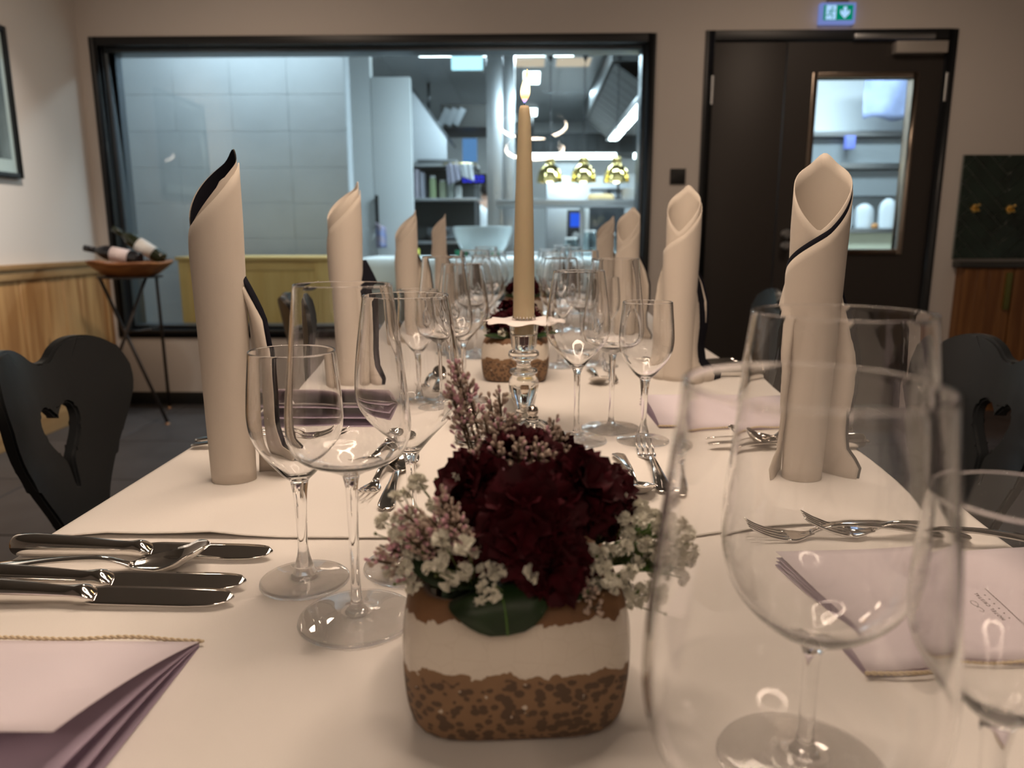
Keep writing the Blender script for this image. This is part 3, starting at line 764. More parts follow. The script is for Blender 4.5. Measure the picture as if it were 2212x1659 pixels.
def gyp_sprig(base, ctr, rad, n, label, seed, sc=1., up=(0, 0, 1), buds=3, group=None):
    t = thing('gypsophila_sprig', label, 'flower', base, 0, group); rr = random.Random(seed)
    B = Vector(base); C = Vector(ctr) - B; st = MB(); node = C * .62
    st.tube([(0, 0, 0), C * .35 + Vector((0, 0, .004)), node], .0007, 5)
    for k in range(n + buds):
        while True:
            d = Vector((rr.uniform(-1, 1), rr.uniform(-1, 1), rr.uniform(-1, 1)))
            if .25 < d.length < 1: break
        p = C + Vector((d.x * rad[0], d.y * rad[1], d.z * rad[2]))
        st.tube([node, node.lerp(p, .5) + Vector((rr.uniform(-.002, .002), rr.uniform(-.002, .002), .001)), p], .00035, 4)
        if k < n:
            dd = (d + Vector(up) * .7 + Vector((0, -.45, 0))).normalized(); o = link('blossom', BLO[k % 4], t)
            s_ = sc * rr.uniform(.75, 1.12); o.matrix_local = Matrix.Translation(p) @ dd.to_track_quat('Z', 'Y').to_matrix().to_4x4() @ Matrix.Rotation(rr.uniform(0, 6), 4, 'Z') @ Matrix.Scale(s_, 4)
        else: st.lathe([(0, -.0011), (.0009, -.0005), (.0009, .0004), (0, .0013)], 6, p)
    st.build('stem', stemg, t)
    return t
def floret(mb, p, d, l, w_):
    q = Vector(d).normalized().to_track_quat('Z', 'Y').to_matrix().to_4x4(); n = 5
    P = [[Matrix.Translation(p) @ q @ Vector((r * math.cos(2 * PI * j / n), r * math.sin(2 * PI * j / n), z)) for j in range(n)] for r, z in ((w_ * .25, 0), (w_ * .75, l * .4), (w_, l * .75), (w_ * .55, l))]
    mb.grid(P, True)
    mb.f.append(tuple(len(mb.v) - n + j for j in range(n)))
def statice(base, pts, label, seed, dens=1., pink=.25, group=None, rad=.0075, sc=1.):
    """pts: list of branch tips (world); florets cluster along the outer part of each branch"""
    t = thing('statice_sprig', label, 'flower', base, 0, group); rr = random.Random(seed); B = Vector(base); st = MB(); fl_ = MB(); pk = MB()
    for tip in pts:
        T = Vector(tip) - B; mid = T * .5 + Vector((0, 0, .006)); st.tube(smooth_curve([(0, 0, 0), tuple(mid), tuple(T)], 4), [.0011] * 4 + [.0008] * 4 + [.0005], 5)
        ax = (T - mid).normalized()
        for k in range(int(26 * dens)):
            f = rr.random() ** .8; c = T - ax * (.026 * f); sp = rad * (.35 + .75 * f)
            d = Vector((rr.gauss(0, 1), rr.gauss(0, 1), rr.gauss(0, 1))); d = (d - ax * d.dot(ax) * .5).normalized()
            p = c + d * sp * rr.uniform(.3, 1)
            if rr.random() < .5: st.tube([c - ax * .003, p], .0003, 3, False)
            dd = d + ax * .9 + Vector((0, 0, .4)); l = rr.uniform(.0030, .0046) * sc; w_ = rr.uniform(.0009, .0013) * sc
            floret(pk if rr.random() < pink else fl_, p, dd, l * (1.1 if fl_ is pk else 1), w_)
    st.build('stem', stemb, t)
    a = fl_.build('florets', statd, t); a['kind'] = 'stuff'
    if pk.v:
        a = pk.build('pink_florets', statp, t); a['kind'] = 'stuff'; a['label'] = 'pink florets among the brown ones'
    return t
def leaf(path, wd, label, m, fold=.15, seed=0, tooth=0., nm='leaf'):
    pts = [Vector(p) for p in smooth_curve(path, 5)]; n = len(pts); P = []
    for i in range(n):
        u = i / (n - 1); tg = (pts[min(i + 1, n - 1)] - pts[max(i - 1, 0)]).normalized(); side = tg.cross(Vector((0, -.5, 1))).normalized(); nr = side.cross(tg)
        wq = wd * (math.sin(PI * min(1, u * .97 + .03)) ** .7) * (1 + (tooth if i % 2 else 0))
        P.append([pts[i] + side * wq * s + nr * (fold * wq * abs(s)) - Vector((0, 0, .15 * wq * s * s)) for s in (-1, -.6, -.2, .2, .6, 1)])
    c = pts[0]; mb = MB().grid([[p - c for p in r] for r in P])
    t = thing(nm, label, 'leaf', c)
    mb.build('blade', m, t, solid=.0004)
    MB().tube([p - c for p in pts], .0006, 5).build('midrib', ivym, t)
    return t

Z1 = .800          # inside the near pot
carn = [((-.002, .366, .866), (-.05, -1, .28), 'dark red carnation facing the camera in the middle of the front arrangement', 32, 1.28),
        ((-.031, .392, .879), (-.75, -.45, .60), 'dark red carnation at the upper left of the front arrangement', 26, 1.05),
        ((.0265, .388, .880), (.55, -.55, .65), 'dark red carnation at the upper right of the front arrangement, left of the toothed one', 26, 1.10),
        ((.040, .408, .866), (1, -.25, .35), 'dark red carnation at the right edge of the front arrangement with toothed petals showing', 26, 1.08),
        ((-.006, .412, .889), (-.1, -.1, 1), 'dark red carnation on top of the front arrangement beneath the statice', 26, 1.08),
        ((.012, .356, .842), (.35, -1, -.05), 'dark red carnation low at the front right of the front arrangement', 24, .95),
        ((-.028, .372, .856), (-.6, -.9, .25), 'dark red carnation at the middle left behind the pink statice', 24, 1.0),
        ((.010, .440, .880), (.2, .7, .7), 'dark red carnation at the back of the front arrangement', 22, 1.0)]
for i, (p, d, lb, n, sc) in enumerate(carn): carnation(((p[0] + .002) * .87 - .001, (p[1] - .405) * .9 + .398, min(.884, .846 + (p[2] - .842) * .72)), d, (p[0] * .4, .411 + (p[1] - .411) * .4, Z1), lb, n + 12, sc * .97, i)
gs = [((-.034, .345, .848), (.018, .010, .017), 13, 'white gypsophila sprig hanging over the front left rim of the pot'),
      ((-.010, .342, .842), (.019, .008, .012), 8, 'white gypsophila sprig at the front centre over the broad leaf'),
      ((-.060, .372, .860), (.018, .016, .020), 14, 'white gypsophila sprig at the left side behind pink statice'),
      ((-.066, .368, .838), (.010, .010, .012), 6, 'white gypsophila sprig drooping lowest at the left of the pot'),
      ((.050, .404, .857), (.012, .014, .014), 14, 'white gypsophila sprig highest on the right side below the toothed carnation'),
      ((.060, .392, .848), (.020, .016, .017), 18, 'white gypsophila sprig in the middle of the right side'),
      ((.078, .394, .840), (.013, .014, .018), 14, 'white gypsophila sprig farthest right, seen through the glass rim'),
      ((.042, .362, .842), (.016, .010, .012), 14, 'white gypsophila sprig over the front right rim of the pot'),
      ((.062, .374, .822), (.012, .010, .012), 5, 'white gypsophila sprig drooping lowest at the right of the pot'),
      ((-.046, .392, .874), (.014, .012, .010), 7, 'white gypsophila sprig at the upper left beside a silvery spoon')]
for i, (c, rd, n, lb) in enumerate(gs): gyp_sprig((c[0] * .45, .405 + (c[1] - .411) * .45, Z1), (c[0] - .002, c[1] - .004, c[2]), tuple(1.1 * q for q in rd), int(n * (.8 if i < 2 else 1.25)), lb, i, 1.25)
ss = [((-.012, .415, .80), [(-.043, .42, .9395), (-.046, .418, .925), (-.037, .424, .930), (-.040, .415, .915)], 'tall pink statice sprig rising highest at the left of the candlestick', 1.0, .45),
      ((-.008, .418, .80), [(-.0175, .42, .9215), (-.023, .425, .917), (-.010, .418, .909), (-.018, .412, .906), (-.026, .416, .908)], 'brownish statice sprig rising in front of the candlestick', 1.0, .08),
      ((.006, .42, .80), [(.0140, .42, .9060), (.019, .424, .898), (.011, .414, .899)], 'short statice sprig rising at the upper right before the tall glasses', .9, .12),
      ((-.004, .40, .80), [(-.018, .392, .900), (-.006, .388, .902), (.006, .392, .899), (-.030, .394, .894)], 'pale statice sprig spread over the top carnation', 1.1, .15),
      ((.006, .40, .80), [(.012, .386, .896), (.020, .390, .893)], 'pale statice sprig over the upper right carnation', 1.0, .05),
      ((-.020, .39, .80), [(-.083, .366, .843), (-.078, .364, .852), (-.072, .368, .857)], 'pink statice sprig reaching farthest left over the glass foot', 1.0, .5),
      ((-.018, .385, .80), [(-.062, .352, .862), (-.056, .350, .868), (-.050, .352, .872), (-.064, .358, .872)], 'pink statice sprig at the left front of the arrangement', 1.1, .35),
      ((-.016, .38, .80), [(-.040, .345, .876), (-.034, .346, .868), (-.044, .350, .884)], 'pink-tipped statice sprig beside the front carnation at left', 1.0, .35),
      ((.012, .38, .80), [(.026, .345, .842), (.031, .344, .836), (.024, .347, .848), (.034, .342, .829)], 'small brown statice sprig at the front right rim of the pot', .9, .05)]
for i, (bp_, pts, lb, dn, pk) in enumerate(ss): statice(bp_, [(a, b_ - .003, c_) for a, b_, c_ in pts], lb, 20 + i, dn * (2.0 if i < 3 else 2.3), pk, sc=.95, rad=.0085)
leaf([(-.022, .368, .826), (-.016, .346, .8370), (-.012, .3325, .8345), (-.010, .3285, .8200)], .026, 'broad dark green leaf folded over the front rim of the near pot', leafm, .1)
leaf([(-.012, .378, .826), (-.034, .362, .838), (-.050, .362, .842), (-.062, .368, .846)], .014, 'dark green leaf standing at the left corner of the near pot', leafm, .3)
leaf([(.008, .352, .830), (.018, .346, .8355), (.030, .344, .836)], .008, 'narrow dark leaf along the front right rim of the near pot', leafm, .2)
leaf([(.040, .412, .835), (.056, .405, .850), (.066, .402, .850), (.076, .400, .843)], .010, 'light green lobed ivy leaf among the white sprigs at right', ivym, .2, tooth=.25, nm='ivy_leaf')
leaf([(.040, .408, .828), (.060, .398, .832), (.074, .392, .826)], .009, 'light green ivy leaf low at the right among the white sprigs', ivym, .2, tooth=.25, nm='ivy_leaf')

# ---- flowers of the two far pots
def far_arr(cx, cy, word):
    for i, (dx, dy, z, d) in enumerate(((-.028, -.02, .850, (-.6, -.7, .6)), (.0, -.028, .862, (0, -1, .5)), (.030, -.018, .852, (.6, -.7, .6)), (-.012, .010, .872, (-.2, 0, 1)), (.018, .012, .870, (.3, 0, 1)))):
        carnation((cx + dx, cy + dy, z), d, (cx + dx * .4, cy + dy * .4, .805), 'dark red carnation at the %s of the %s flower pot' % (('left front', 'middle front', 'right front', 'back left', 'back right')[i], word), 20, 1.08, 40 + i, 'carnations in the %s pot' % word)
    for i, c in enumerate(((-.050, -.02, .848), (-.025, -.042, .838), (.020, -.042, .838), (.052, -.022, .846), (-.052, .01, .862), (.05, .01, .86))):
        gyp_sprig((cx + c[0] * .45, cy + c[1] * .45, .805), (cx + c[0], cy + c[1], c[2]), (.016, .012, .012), 7, 'white gypsophila sprig at the %s of the %s flower pot' % (('far left', 'left front rim', 'right front rim', 'far right', 'back left', 'back right')[i], word), 60 + i, 1.05, group='gypsophila in the %s pot' % word)
    for i, pts in enumerate(([(-.05, .0, .875), (-.042, -.01, .88)], [(.04, .0, .882), (.046, .006, .874)])):
        statice((cx, cy, .805), [(cx + a, cy + b_, c) for a, b_, c in pts], 'statice sprig rising at the %s of the %s flower pot' % (('left', 'right')[i], word), 80 + i, .8, .2, 'statice in the %s pot' % word)
    leaf([(cx - .01, cy - .03, .828), (cx - .03, cy - .052, .836), (cx - .056, cy - .055, .838)], .009, 'green leaf at the left front of the %s flower pot' % word, leafm, .2)
    leaf([(cx + .02, cy - .03, .828), (cx + .045, cy - .050, .838), (cx + .066, cy - .052, .840)], .009, 'green leaf at the right front of the %s flower pot' % word, leafm, .2)
far_arr(-.026, 1.362, 'second'); far_arr(-.022, 2.28, 'farthest')

# ---- candlestick, drip collar, candle
CS = thing('candlestick', 'baluster candlestick of silvery clear glass behind the front flowers', 'candlestick', (-.0085, .995, ZT + .0015))
cg = mat('candlestick_glass', (.97, .95, .90), .02, trans=1, ior=1.5)
MB().lathe(smooth_curve([(0, 0), (.033, 0), (.036, .002), (.034, .005), (.026, .008), (.018, .012), (.0135, .017)], 4) + [(0, .017)], 40).build('base', cg, CS)
MB().lathe([(0, .0172)] + smooth_curve([(.0125, .0172), (.0105, .022), (.0125, .032), (.0185, .048), (.0205, .058), (.0195, .067), (.0150, .0735), (.0185, .076), (.0185, .0805), (.0110, .083), (.0095, .090), (.0135, .094), (.0205, .098), (.0205, .1045), (.0170, .1075)], 4) + [(0, .1075)], 40).build('stem', cg, CS)
P = []
for r, z in smooth_curve([(.0155, .1078), (.0160, .112), (.0172, .125), (.0180, .138), (.0190, .143), (.0225, .1455), (.0225, .147), (.0185, .147), (.0160, .140), (.0150, .128), (.0005, .127)], 3):
    P.append([(r * (1 + (.06 * abs(math.cos(5 * 2 * PI * j / 60)) if .110 < z < .142 and r > .0158 else 0)) * math.cos(2 * PI * j / 60), r * (1 + (.06 * abs(math.cos(5 * 2 * PI * j / 60)) if .110 < z < .142 and r > .0158 else 0)) * math.sin(2 * PI * j / 60), z) for j in range(60)])
mb = MB(); mb.grid(P, True); mb.f += [tuple(range(60))[::-1], tuple((len(P) - 1) * 60 + j for j in range(60))]
mb.build('cup', cg, CS)
DC = thing('drip_collar', 'white scalloped paper drip collar around the foot of the candle', 'collar', (-.0085, .995, ZT + .0015 + .1476))
P = []
for i in range(9):
    u = i / 8; row = []
    for j in range(96):
        a = 2 * PI * j / 96; rmax = .0555 * (.86 + .14 * abs(math.cos(4 * a + .3)) ** .5); r = lerp(.0155, rmax, u)
        row.append((r * math.cos(a), r * math.sin(a), .0006 - .0012 * u + .0016 * math.sin(8 * a) * u * u))
    P.append(row)
MB().grid(P, True).build('scalloped_disc', paperw, DC, solid=.0006)
mb = MB()
for k in range(22):
    a0 = 2 * PI * k / 22; a1 = 2 * PI * (k + 1) / 22; am = (a0 + a1) / 2; r = .0160
    mb.add([(r * math.cos(a0), r * math.sin(a0), .0008), (r * math.cos(a1), r * math.sin(a1), .0008), (r * .985 * math.cos(am), r * .985 * math.sin(am), .0065)], [(0, 1, 2)])
mb.build('toothed_rim', paperw, DC, solid=.0003)
CN = thing('candle', 'lit cream taper candle standing in the candlestick', 'candle', (-.0085, .995, ZT + .129))
cz = .2940
MB().lathe([(0, 0), (.0140, 0), (.0144, .02), (.0138, .09), (.0118, .18), (.0092, .25), (.0078, .282), (.0070, .290), (.0052, .2938), (.0022, .2925), (0, .2920)], 32).build('body', wax, CN)
MB().tube([(0, 0, cz - .004), (.0003, 0, cz + .004), (.0010, 0, cz + .011)], .0007, 6).build('wick', black, CN)
fm = bpy.data.materials.new('candle_flame'); fm.use_nodes = True; nt = fm.node_tree; nt.nodes.clear()
o = nt.nodes.new('ShaderNodeOutputMaterial'); e = nt.nodes.new('ShaderNodeEmission'); tc = nt.nodes.new('ShaderNodeTexCoord'); sp = nt.nodes.new('ShaderNodeSeparateXYZ'); cr = nt.nodes.new('ShaderNodeValToRGB'); mr_ = nt.nodes.new('ShaderNodeMapRange')
nt.links.new(tc.outputs['Object'], sp.inputs[0]); nt.links.new(sp.outputs[2], mr_.inputs[0]); mr_.inputs[1].default_value = 0; mr_.inputs[2].default_value = .036
el = cr.color_ramp.elements; el[0].position = 0; el[0].color = (.10, .16, .6, 1); el[1].position = 1; el[1].color = (1, .55, .12, 1)
x = el.new(.18); x.color = (.8, .30, .10, 1); x = el.new(.38); x.color = (1, .80, .42, 1); x = el.new(.8); x.color = (1, .72, .30, 1)
nt.links.new(mr_.outputs[0], cr.inputs[0]); nt.links.new(cr.outputs[0], e.inputs[0]); e.inputs[1].default_value = 3.6; nt.links.new(e.outputs[0], o.inputs[0])
P = []
for r, z, dx in smooth_curve([(.0004, 0, 0), (.0034, .004, .0003), (.0060, .011, .0007), (.0060, .018, .0012), (.0044, .026, .0020), (.0020, .034, .0029), (.0002, .041, .0034)], 4):
    P.append([(dx + r * math.cos(2 * PI * j / 16), r * math.sin(2 * PI * j / 16), z) for j in range(16)])
f_ = MB().grid(P, True).build('flame', fm, CN); f_.location = (0, 0, cz + .003)
pl = bpy.data.lights.new('candle_light', 'POINT'); pl.energy = .12; pl.color = (1, .55, .2); pl.shadow_soft_size = .008
po = bpy.data.objects.new('candle_light', pl); COL.objects.link(po); po.location = (-.0085, .995, ZT + .129 + cz + .05)

# ---- salt and pepper, ramekins
ballm = mat('chrome_ball', (.55, .50, .45), .08, 1)
def shaker(x, y, label):
    t = thing('salt_shaker', label, 'shaker', (x, y, ZT + .0016))
    MB().lathe([(0, 0)] + smooth_curve([(.017, 0), (.021, .003), (.0215, .010), (.018, .018), (.011, .0245), (.0075, .027)], 4) + [(.0065, .027)] + smooth_curve([(.0098, .0235), (.0165, .017), (.0195, .010), (.018, .005)], 3) + [(0, .004)], 28).build('glass_body', glass, t)
    MB().lathe([(0, .0045), (.0165, .0055), (.0180, .009), (.0165, .0125), (0, .013)], 20).build('filling', mat('salt', (.75, .72, .68), .9), t)
    MB().lathe([(.0070, .0270), (.0078, .0275), (.0078, .0300), (.0050, .0305)] + [(max(.0078 * math.sin(a), 1e-7), .0375 - .0078 * math.cos(a)) for a in [PI * k / 12 for k in range(4, 13)]], 24).build('ball_stopper', ballm, t)
shaker(-.0745, .915, 'small glass shaker with a steel ball stopper, left one, behind the front flowers')
shaker(.0035, .930, 'small glass shaker with a steel ball stopper, right one, at the candlestick foot')
def ramekin(x, y, label):
    t = thing('ramekin', label, 'dish', (x, y, ZT + .0016))
    MB().lathe([(0, 0), (.019, 0), (.0215, .002), (.0245, .020), (.0258, .0275), (.0250, .0285), (.0238, .0275), (.0222, .018), (.0200, .006), (0, .005)], 36).build('bowl', white, t)
    MB().lathe([(0, .0052), (.0200, .0062), (.0215, .0150), (.015, .0165), (.006, .019), (0, .0185)], 24).build('butter', butter, t)
ramekin(-.083, .988, 'small white porcelain dish left of the candlestick, nearer one')
ramekin(-.016, 1.072, 'small white porcelain dish of butter behind the candlestick foot')

# =================================================================== CHAIRS
def chair_proto(label, loc, rz):
    t = thing('carved_chair', label, 'chair', loc, rz, None)
    # local: seat centre at origin, back on -y side, sitter faces +y, u = x
    half = [(.062, .0), (.070, .012), (.074, .030), (.066, .050), (.054, .068), (.056, .10), (.075, .145), (.108, .20), (.142, .255), (.162, .305), (.167, .345), (.156, .380), (.130, .402), (.098, .411), (.066, .409), (.040, .398), (.022, .384), (.010, .379), (0, .378)]
    half = smooth_curve(half, 3)
    outl = half + [(-x, z) for x, z in reversed(half[:-1])]
    hh = smooth_curve([(0, .288), (.007, .294), (.022, .308), (.038, .304), (.045, .286), (.038, .262), (.021, .238), (.008, .222), (.0045, .205), (.0025, .180), (0, .172)], 3)
    hole = [(x, z) for x, z in hh] + [(-x, z) for x, z in reversed(hh[1:-1])]
    bm = bmesh.new()
    def loop(pts):
        vs = [bm.verts.new((x, 0, z)) for x, z in pts]; return [bm.edges.new((vs[i], vs[(i + 1) % len(vs)])) for i in range(len(vs))]
    es = loop(outl) + loop(hole)
    bmesh.ops.triangle_fill(bm, use_beauty=True, use_dissolve=False, edges=es)
    hl = [Vector((x, 0, z)) for x, z in hole]
    for k in range(-7, 8):
        bmesh.ops.bisect_plane(bm, geom=bm.verts[:] + bm.edges[:] + bm.faces[:], plane_co=(k * .0215, 0, 0), plane_no=(1, 0, 0))
    for k in range(1, 8):
        bmesh.ops.bisect_plane(bm, geom=bm.verts[:] + bm.edges[:] + bm.faces[:], plane_co=(0, 0, k * .05), plane_no=(0, 0, 1))
    bmesh.ops.recalc_face_normals(bm, faces=bm.faces)
    r = bmesh.ops.extrude_face_region(bm, geom=bm.faces[:])
    for v in [g for g in r['geom'] if isinstance(g, bmesh.types.BMVert)]: v.co.y -= .020
    for v in bm.verts:
        k = v.co.z / .4
        v.co.y += -.070 * k + 1.7 * v.co.x ** 2 * min(1, k * 1.3) - .005
    bmesh.ops.recalc_face_normals(bm, faces=bm.faces)
    bmesh.ops.bevel(bm, geom=[e for e in bm.edges if len(e.link_faces) == 2 and e.calc_face_angle(0) > 1.0], offset=.004, segments=2, affect='EDGES')
    bmesh.ops.translate(bm, verts=bm.verts, vec=(0, -.175, .434))
    me = bpy.data.meshes.new('backrest'); bm.to_mesh(me); bm.free(); me.materials.append(chairm)
    for p in me.polygons: p.use_smooth = True
    me.set_sharp_from_angle(angle=R(40)); link('backrest', me, t)
    P = []
    o_ = smooth_curve([(-.17, -.20), (.17, -.20), (.20, -.17), (.215, .12), (.19, .19), (-.19, .19), (-.215, .12), (-.20, -.17), (-.17, -.20)], 3)
    b = MB(); n = len(o_) - 1; b.add([(x, y, .425) for x, y in o_[:-1]] + [(x, y, .452) for x, y in o_[:-1]], [tuple(range(n))[::-1], tuple(range(n, 2 * n))] + [(i, (i + 1) % n, n + (i + 1) % n, n + i) for i in range(n)])
    b.build('seat', chairm, t, bev=.004)
    for sx in (-1, 1):
        for sy in (-1, 1): MB().tube([(sx * .13, sy * .13, .425), (sx * .185, sy * .185, 0)], [.019, .013], 8).build('leg', chairm, t, smooth='auto')
        MB().box(sx * .13 - .03, sx * .13 + .03, -.15, .15, .405, .425).build('batten', chairm, t, bev=.003)
    return t
ch = chair_proto('black chair with heart-shaped carved back at far left, nearest the camera', (-.530, 1.145, 0), R(-90))
dup(ch, (-.47, 2.20, 0), R(-76), 'black heart-backed chair up the left side before the pine cabinet')
dup(ch, (.530, 1.200, 0), R(90), 'black chair with heart-shaped carved back at far right, half cut off')
dup(ch, (.535, 2.38, 0), R(84), 'black heart-backed chair up the right side before the door')

# =================================================================== LEFT CORNER: stand, bowl, bottles, picture
ST = thing('tripod_stand', 'thin dark tripod stand carrying the wooden bowl by the window', 'stand', (-2.13, 3.93, 0))
legm = mat('stand_iron', (.045, .035, .030), .5, .6)
for a, c in (((-2.30, 3.93, .800), (-1.985, 3.895, .012)), ((-2.03, 3.90, .800), (-2.36, 3.84, .012)), ((-2.02, 3.99, .800), (-2.16, 4.28, .012))):
    A = Vector(a) - ST.location; C_ = Vector(c) - ST.location
    l = MB().tube([A, C_], .009, 8).build('leg', legm, ST)
    MB().lathe([(.013 * math.sin(PI * k / 8) + 1e-9, -.012 + .012 - .012 * math.cos(PI * k / 8)) for k in range(9)], 12, (C_.x, C_.y, 0)).build('ball_foot', mat('ball_brass', (.40, .22, .12), .35, .7), l)
MB().tube([(-2.03 + 2.13, -.03, .52), (-2.20 + 2.13 + .02, .0, .50), (-2.05 + 2.13, .10, .52)], .005, 6).build('brace', legm, ST)
MB().lathe([(0, .796), (.16, .796), (.16, .803), (0, .803)], 24).build('ring_top', legm, ST, smooth='auto')
BO = thing('wooden_bowl', 'shallow orange-brown wooden bowl with uneven rim on the tripod stand', 'bowl', (-2.13, 3.93, .8035))
P = []; n = 48
def brim(a): return 1 + .035 * math.sin(3 * a + 1) + .02 * math.sin(7 * a)
for r, z in smooth_curve([(.001, 0), (.115, 0), (.160, .022), (.205, .056), (.218, .072), (.210, .080), (.192, .074), (.150, .040), (.10, .018), (.001, .014)], 4):
    P.append([(r * brim(a) * math.cos(a), r * .72 * brim(a) * math.sin(a), z + (.006 * math.sin(2 * a + .5) + .004 * math.sin(5 * a)) * (r / .23) ** 2) for a in [2 * PI * j / n for j in range(n)]])
MB().grid(P, True).build('bowl', bowlw, BO)
def bottle(label, p, ax, m, lab):
    t = thing('wine_bottle', label, 'bottle', p); q = Vector(ax).normalized().to_track_quat('Z', 'Y').to_matrix().to_4x4()
    MB().lathe(smooth_curve([(.001, .003), (.030, 0), (.0365, .006), (.037, .02)], 3) + smooth_curve([(.037, .17), (.036, .19), (.026, .215), (.0155, .235), (.0145, .26), (.0145, .285), (.016, .287), (.016, .297), (.0135, .298), (.001, .298)], 3), 24).xform(q).build('glass_body', m, t)
    MB().lathe([(.0373, .055), (.0376, .055), (.0376, .150), (.0373, .150)], 24).xform(q).build('paper_label', lab, t)
    MB().lathe([(.0150, .245), (.0153, .245), (.0165, .2995), (0, .2995)], 16).xform(q).build('foil_cap', m, t)
dkb = mat('bottle_dark', (.012, .010, .012), .12); grb = mat('bottle_green', (.020, .024, .010), .12)
bottle('dark wine bottle with a pinkish label lying to the left in the wooden bowl', (-2.03, 3.86, .893), (-1, .03, .20), dkb, mat('label_pink', (.72, .58, .56), .6))
bottle('green wine bottle with a white label, neck pointing up, in the wooden bowl', (-1.975, 3.99, .890), (-.80, -.02, .52), grb, mat('label_white', (.74, .70, .66), .6))
PF = thing('framed_picture', 'black framed black and white picture on the left wall reflecting lights', 'picture', (XL, 3.38, 1.645))
b = MB(); zz = .352; yy = .38
for y0, y1, z0, z1 in ((-yy, -yy + .022, -zz, zz), (yy - .022, yy, -zz, zz), (-yy + .022, yy - .022, -zz, -zz + .022), (-yy + .022, yy - .022, zz - .022, zz)): b.box(.002, .028, y0, y1, z0, z1)
b.build('frame', black, PF, bev=.002)
MB().box(.003, .010, -yy + .02, yy - .02, -zz + .02, zz - .02).build('mat_board', mat('mat_board', (.72, .70, .67), .8), PF, smooth=False)
pm_ = mat('print_grey', (.30, .29, .28), .7, noise=.92, nscale=7, stretch=(1, 1.6, .5))
MB().box(.0101, .0108, -yy + .06, yy - .050, -zz + .085, zz - .055).build('print', pm_, PF, smooth=False)
MB().box(.017, .0175, -yy + .02, yy - .02, -zz + .02, zz - .02).build('glass_pane', pglass, PF, smooth=False)

# =================================================================== RIGHT: sideboard, tile panel, sign, switch
SB = thing('wall_cabinet', 'brown wooden cabinet with plank doors under the dark ledge at right', 'cabinet', (2.9, WY, 0))
MB().box(-.435, .45, -.06, -.002, .0, .838).build('carcass', walnut, SB, smooth=False)
for x0, x1 in ((-.435, -.152), (-.148, .16), (.164, .45)):
    d = MB().box(x0, x1, -.072, -.060, .06, .835).build('door', walnut, SB, bev=.002)
    x = x0 + .004
    while x < x1 - .01:
        xe = min(x + .072, x1 - .004); MB().box(x, xe - .0015, -.082, -.0722, .064, .831).build('board', walnut, d, bev=.0015, seg=1); x = xe
    MB().box(x1 - .045, x1 - .015, -.098, -.082, .60, .81).build('handle', mat('handle_olive', (.13, .13, .035), .4, .3), d, bev=.003)
LE = thing('stone_ledge', 'dark stone ledge between the green tiles and the brown cabinet', 'ledge', (2.9, WY, .838))
MB().box(-.462, .46, -.095, -.001, 0, .030).build('slab', stone, LE, bev=.003)
MB().box(-.455, .46, -.034, -.001, .030, .046).build('edge_strip', mat('edge_metal', (.30, .29, .28), .3, .8), LE, bev=.002)
TP = thing('tile_panel', 'dark green herringbone tile panel above the ledge at right', 'panel', (2.43, WY, .885))
PW, PH = .93, .575
MB().box(0, PW, -.014, -.001, 0, PH).build('backing', greeng, TP, smooth=False)
tl, tw_ = .27, .0675
def clip_poly(poly):
    for ax, lim, sg in ((0, .002, 1), (0, PW - .002, -1), (1, .002, 1), (1, PH - .002, -1)):
        out = []
        for i in range(len(poly)):
            a, c = poly[i], poly[(i + 1) % len(poly)]; da, dc = sg * (a[ax] - lim), sg * (c[ax] - lim)
            if da >= 0: out.append(a)
            if da * dc < 0: t = da / (da - dc); out.append((lerp(a[0], c[0], t), lerp(a[1], c[1], t)))
        poly = out
        if len(poly) < 3: return []
    return poly
g = .0024; cs = math.sqrt(.5)
for i in range(-16, 24):
    for j in range(-4, 5):
        for hv in (0, 1):
            ox = i * tw_ + 2 * tl * j; oy = i * tw_
            if hv: rc = (ox + tl, oy - tl + tw_, ox + tl + tw_, oy + tw_)
            else: rc = (ox, oy, ox + tl, oy + tw_)
            x0, y0, x1, y1 = rc[0] + g, rc[1] + g, rc[2] - g, rc[3] - g
            poly = [((a - c) * cs + .25, (a + c) * cs - .2) for a, c in ((x0, y0), (x1, y0), (x1, y1), (x0, y1))]
            poly = clip_poly(poly)
            if len(poly) > 2:
                ar = abs(sum(poly[k][0] * poly[(k + 1) % len(poly)][1] - poly[(k + 1) % len(poly)][0] * poly[k][1] for k in range(len(poly)))) / 2
                if ar > .0003: MB().prism(poly, -.021, -.014).build('tile', greent, TP, bev=.0015, seg=1)
for x, y in ((2.516, 1.167), (2.712, 1.162)):
    t = thing('coat_hook', 'small brass hook on the green tiles, ' + ('left one' if x < 2.6 else 'right one'), 'hook', (x, WY - .0215, y))
    Mx = Matrix.Rotation(PI / 2, 4, 'X')
    MB().lathe([(0, 0), (.022, 0), (.022, .004), (.008, .007), (.007, .03), (0, .03)], 16).xform(Mx).build('rosette', brass, t, smooth='auto')
    MB().tube([(0, -.026, 0), (0, -.034, .012), (0, -.048, .022)], [.006, .006, .009], 8).build('prong', brass, t); MB().tube([(0, -.026, -.002), (0, -.036, -.016), (0, -.046, -.012)], [.006, .006, .008], 8).build('prong', brass, t)
    for k in range(5): MB().lathe([(0, 0), (.007, .002), (.004, .006), (0, .007)], 8, (.014 * math.cos(k * 1.257), .014 * math.sin(k * 1.257), .004)).xform(Mx).build('petal', brass, t)
SG = thing('exit_sign', 'lit green and white exit sign with running figure and down arrow above the door', 'sign', (1.655, WY - .005, 2.195))
gE = emis('sign_green', (.0, .22, .12), 1.0); wE = emis('sign_white', (.42, .68, 1.0), 1.0); rimE = emis('sign_rim', (.30, .40, .95), .55)
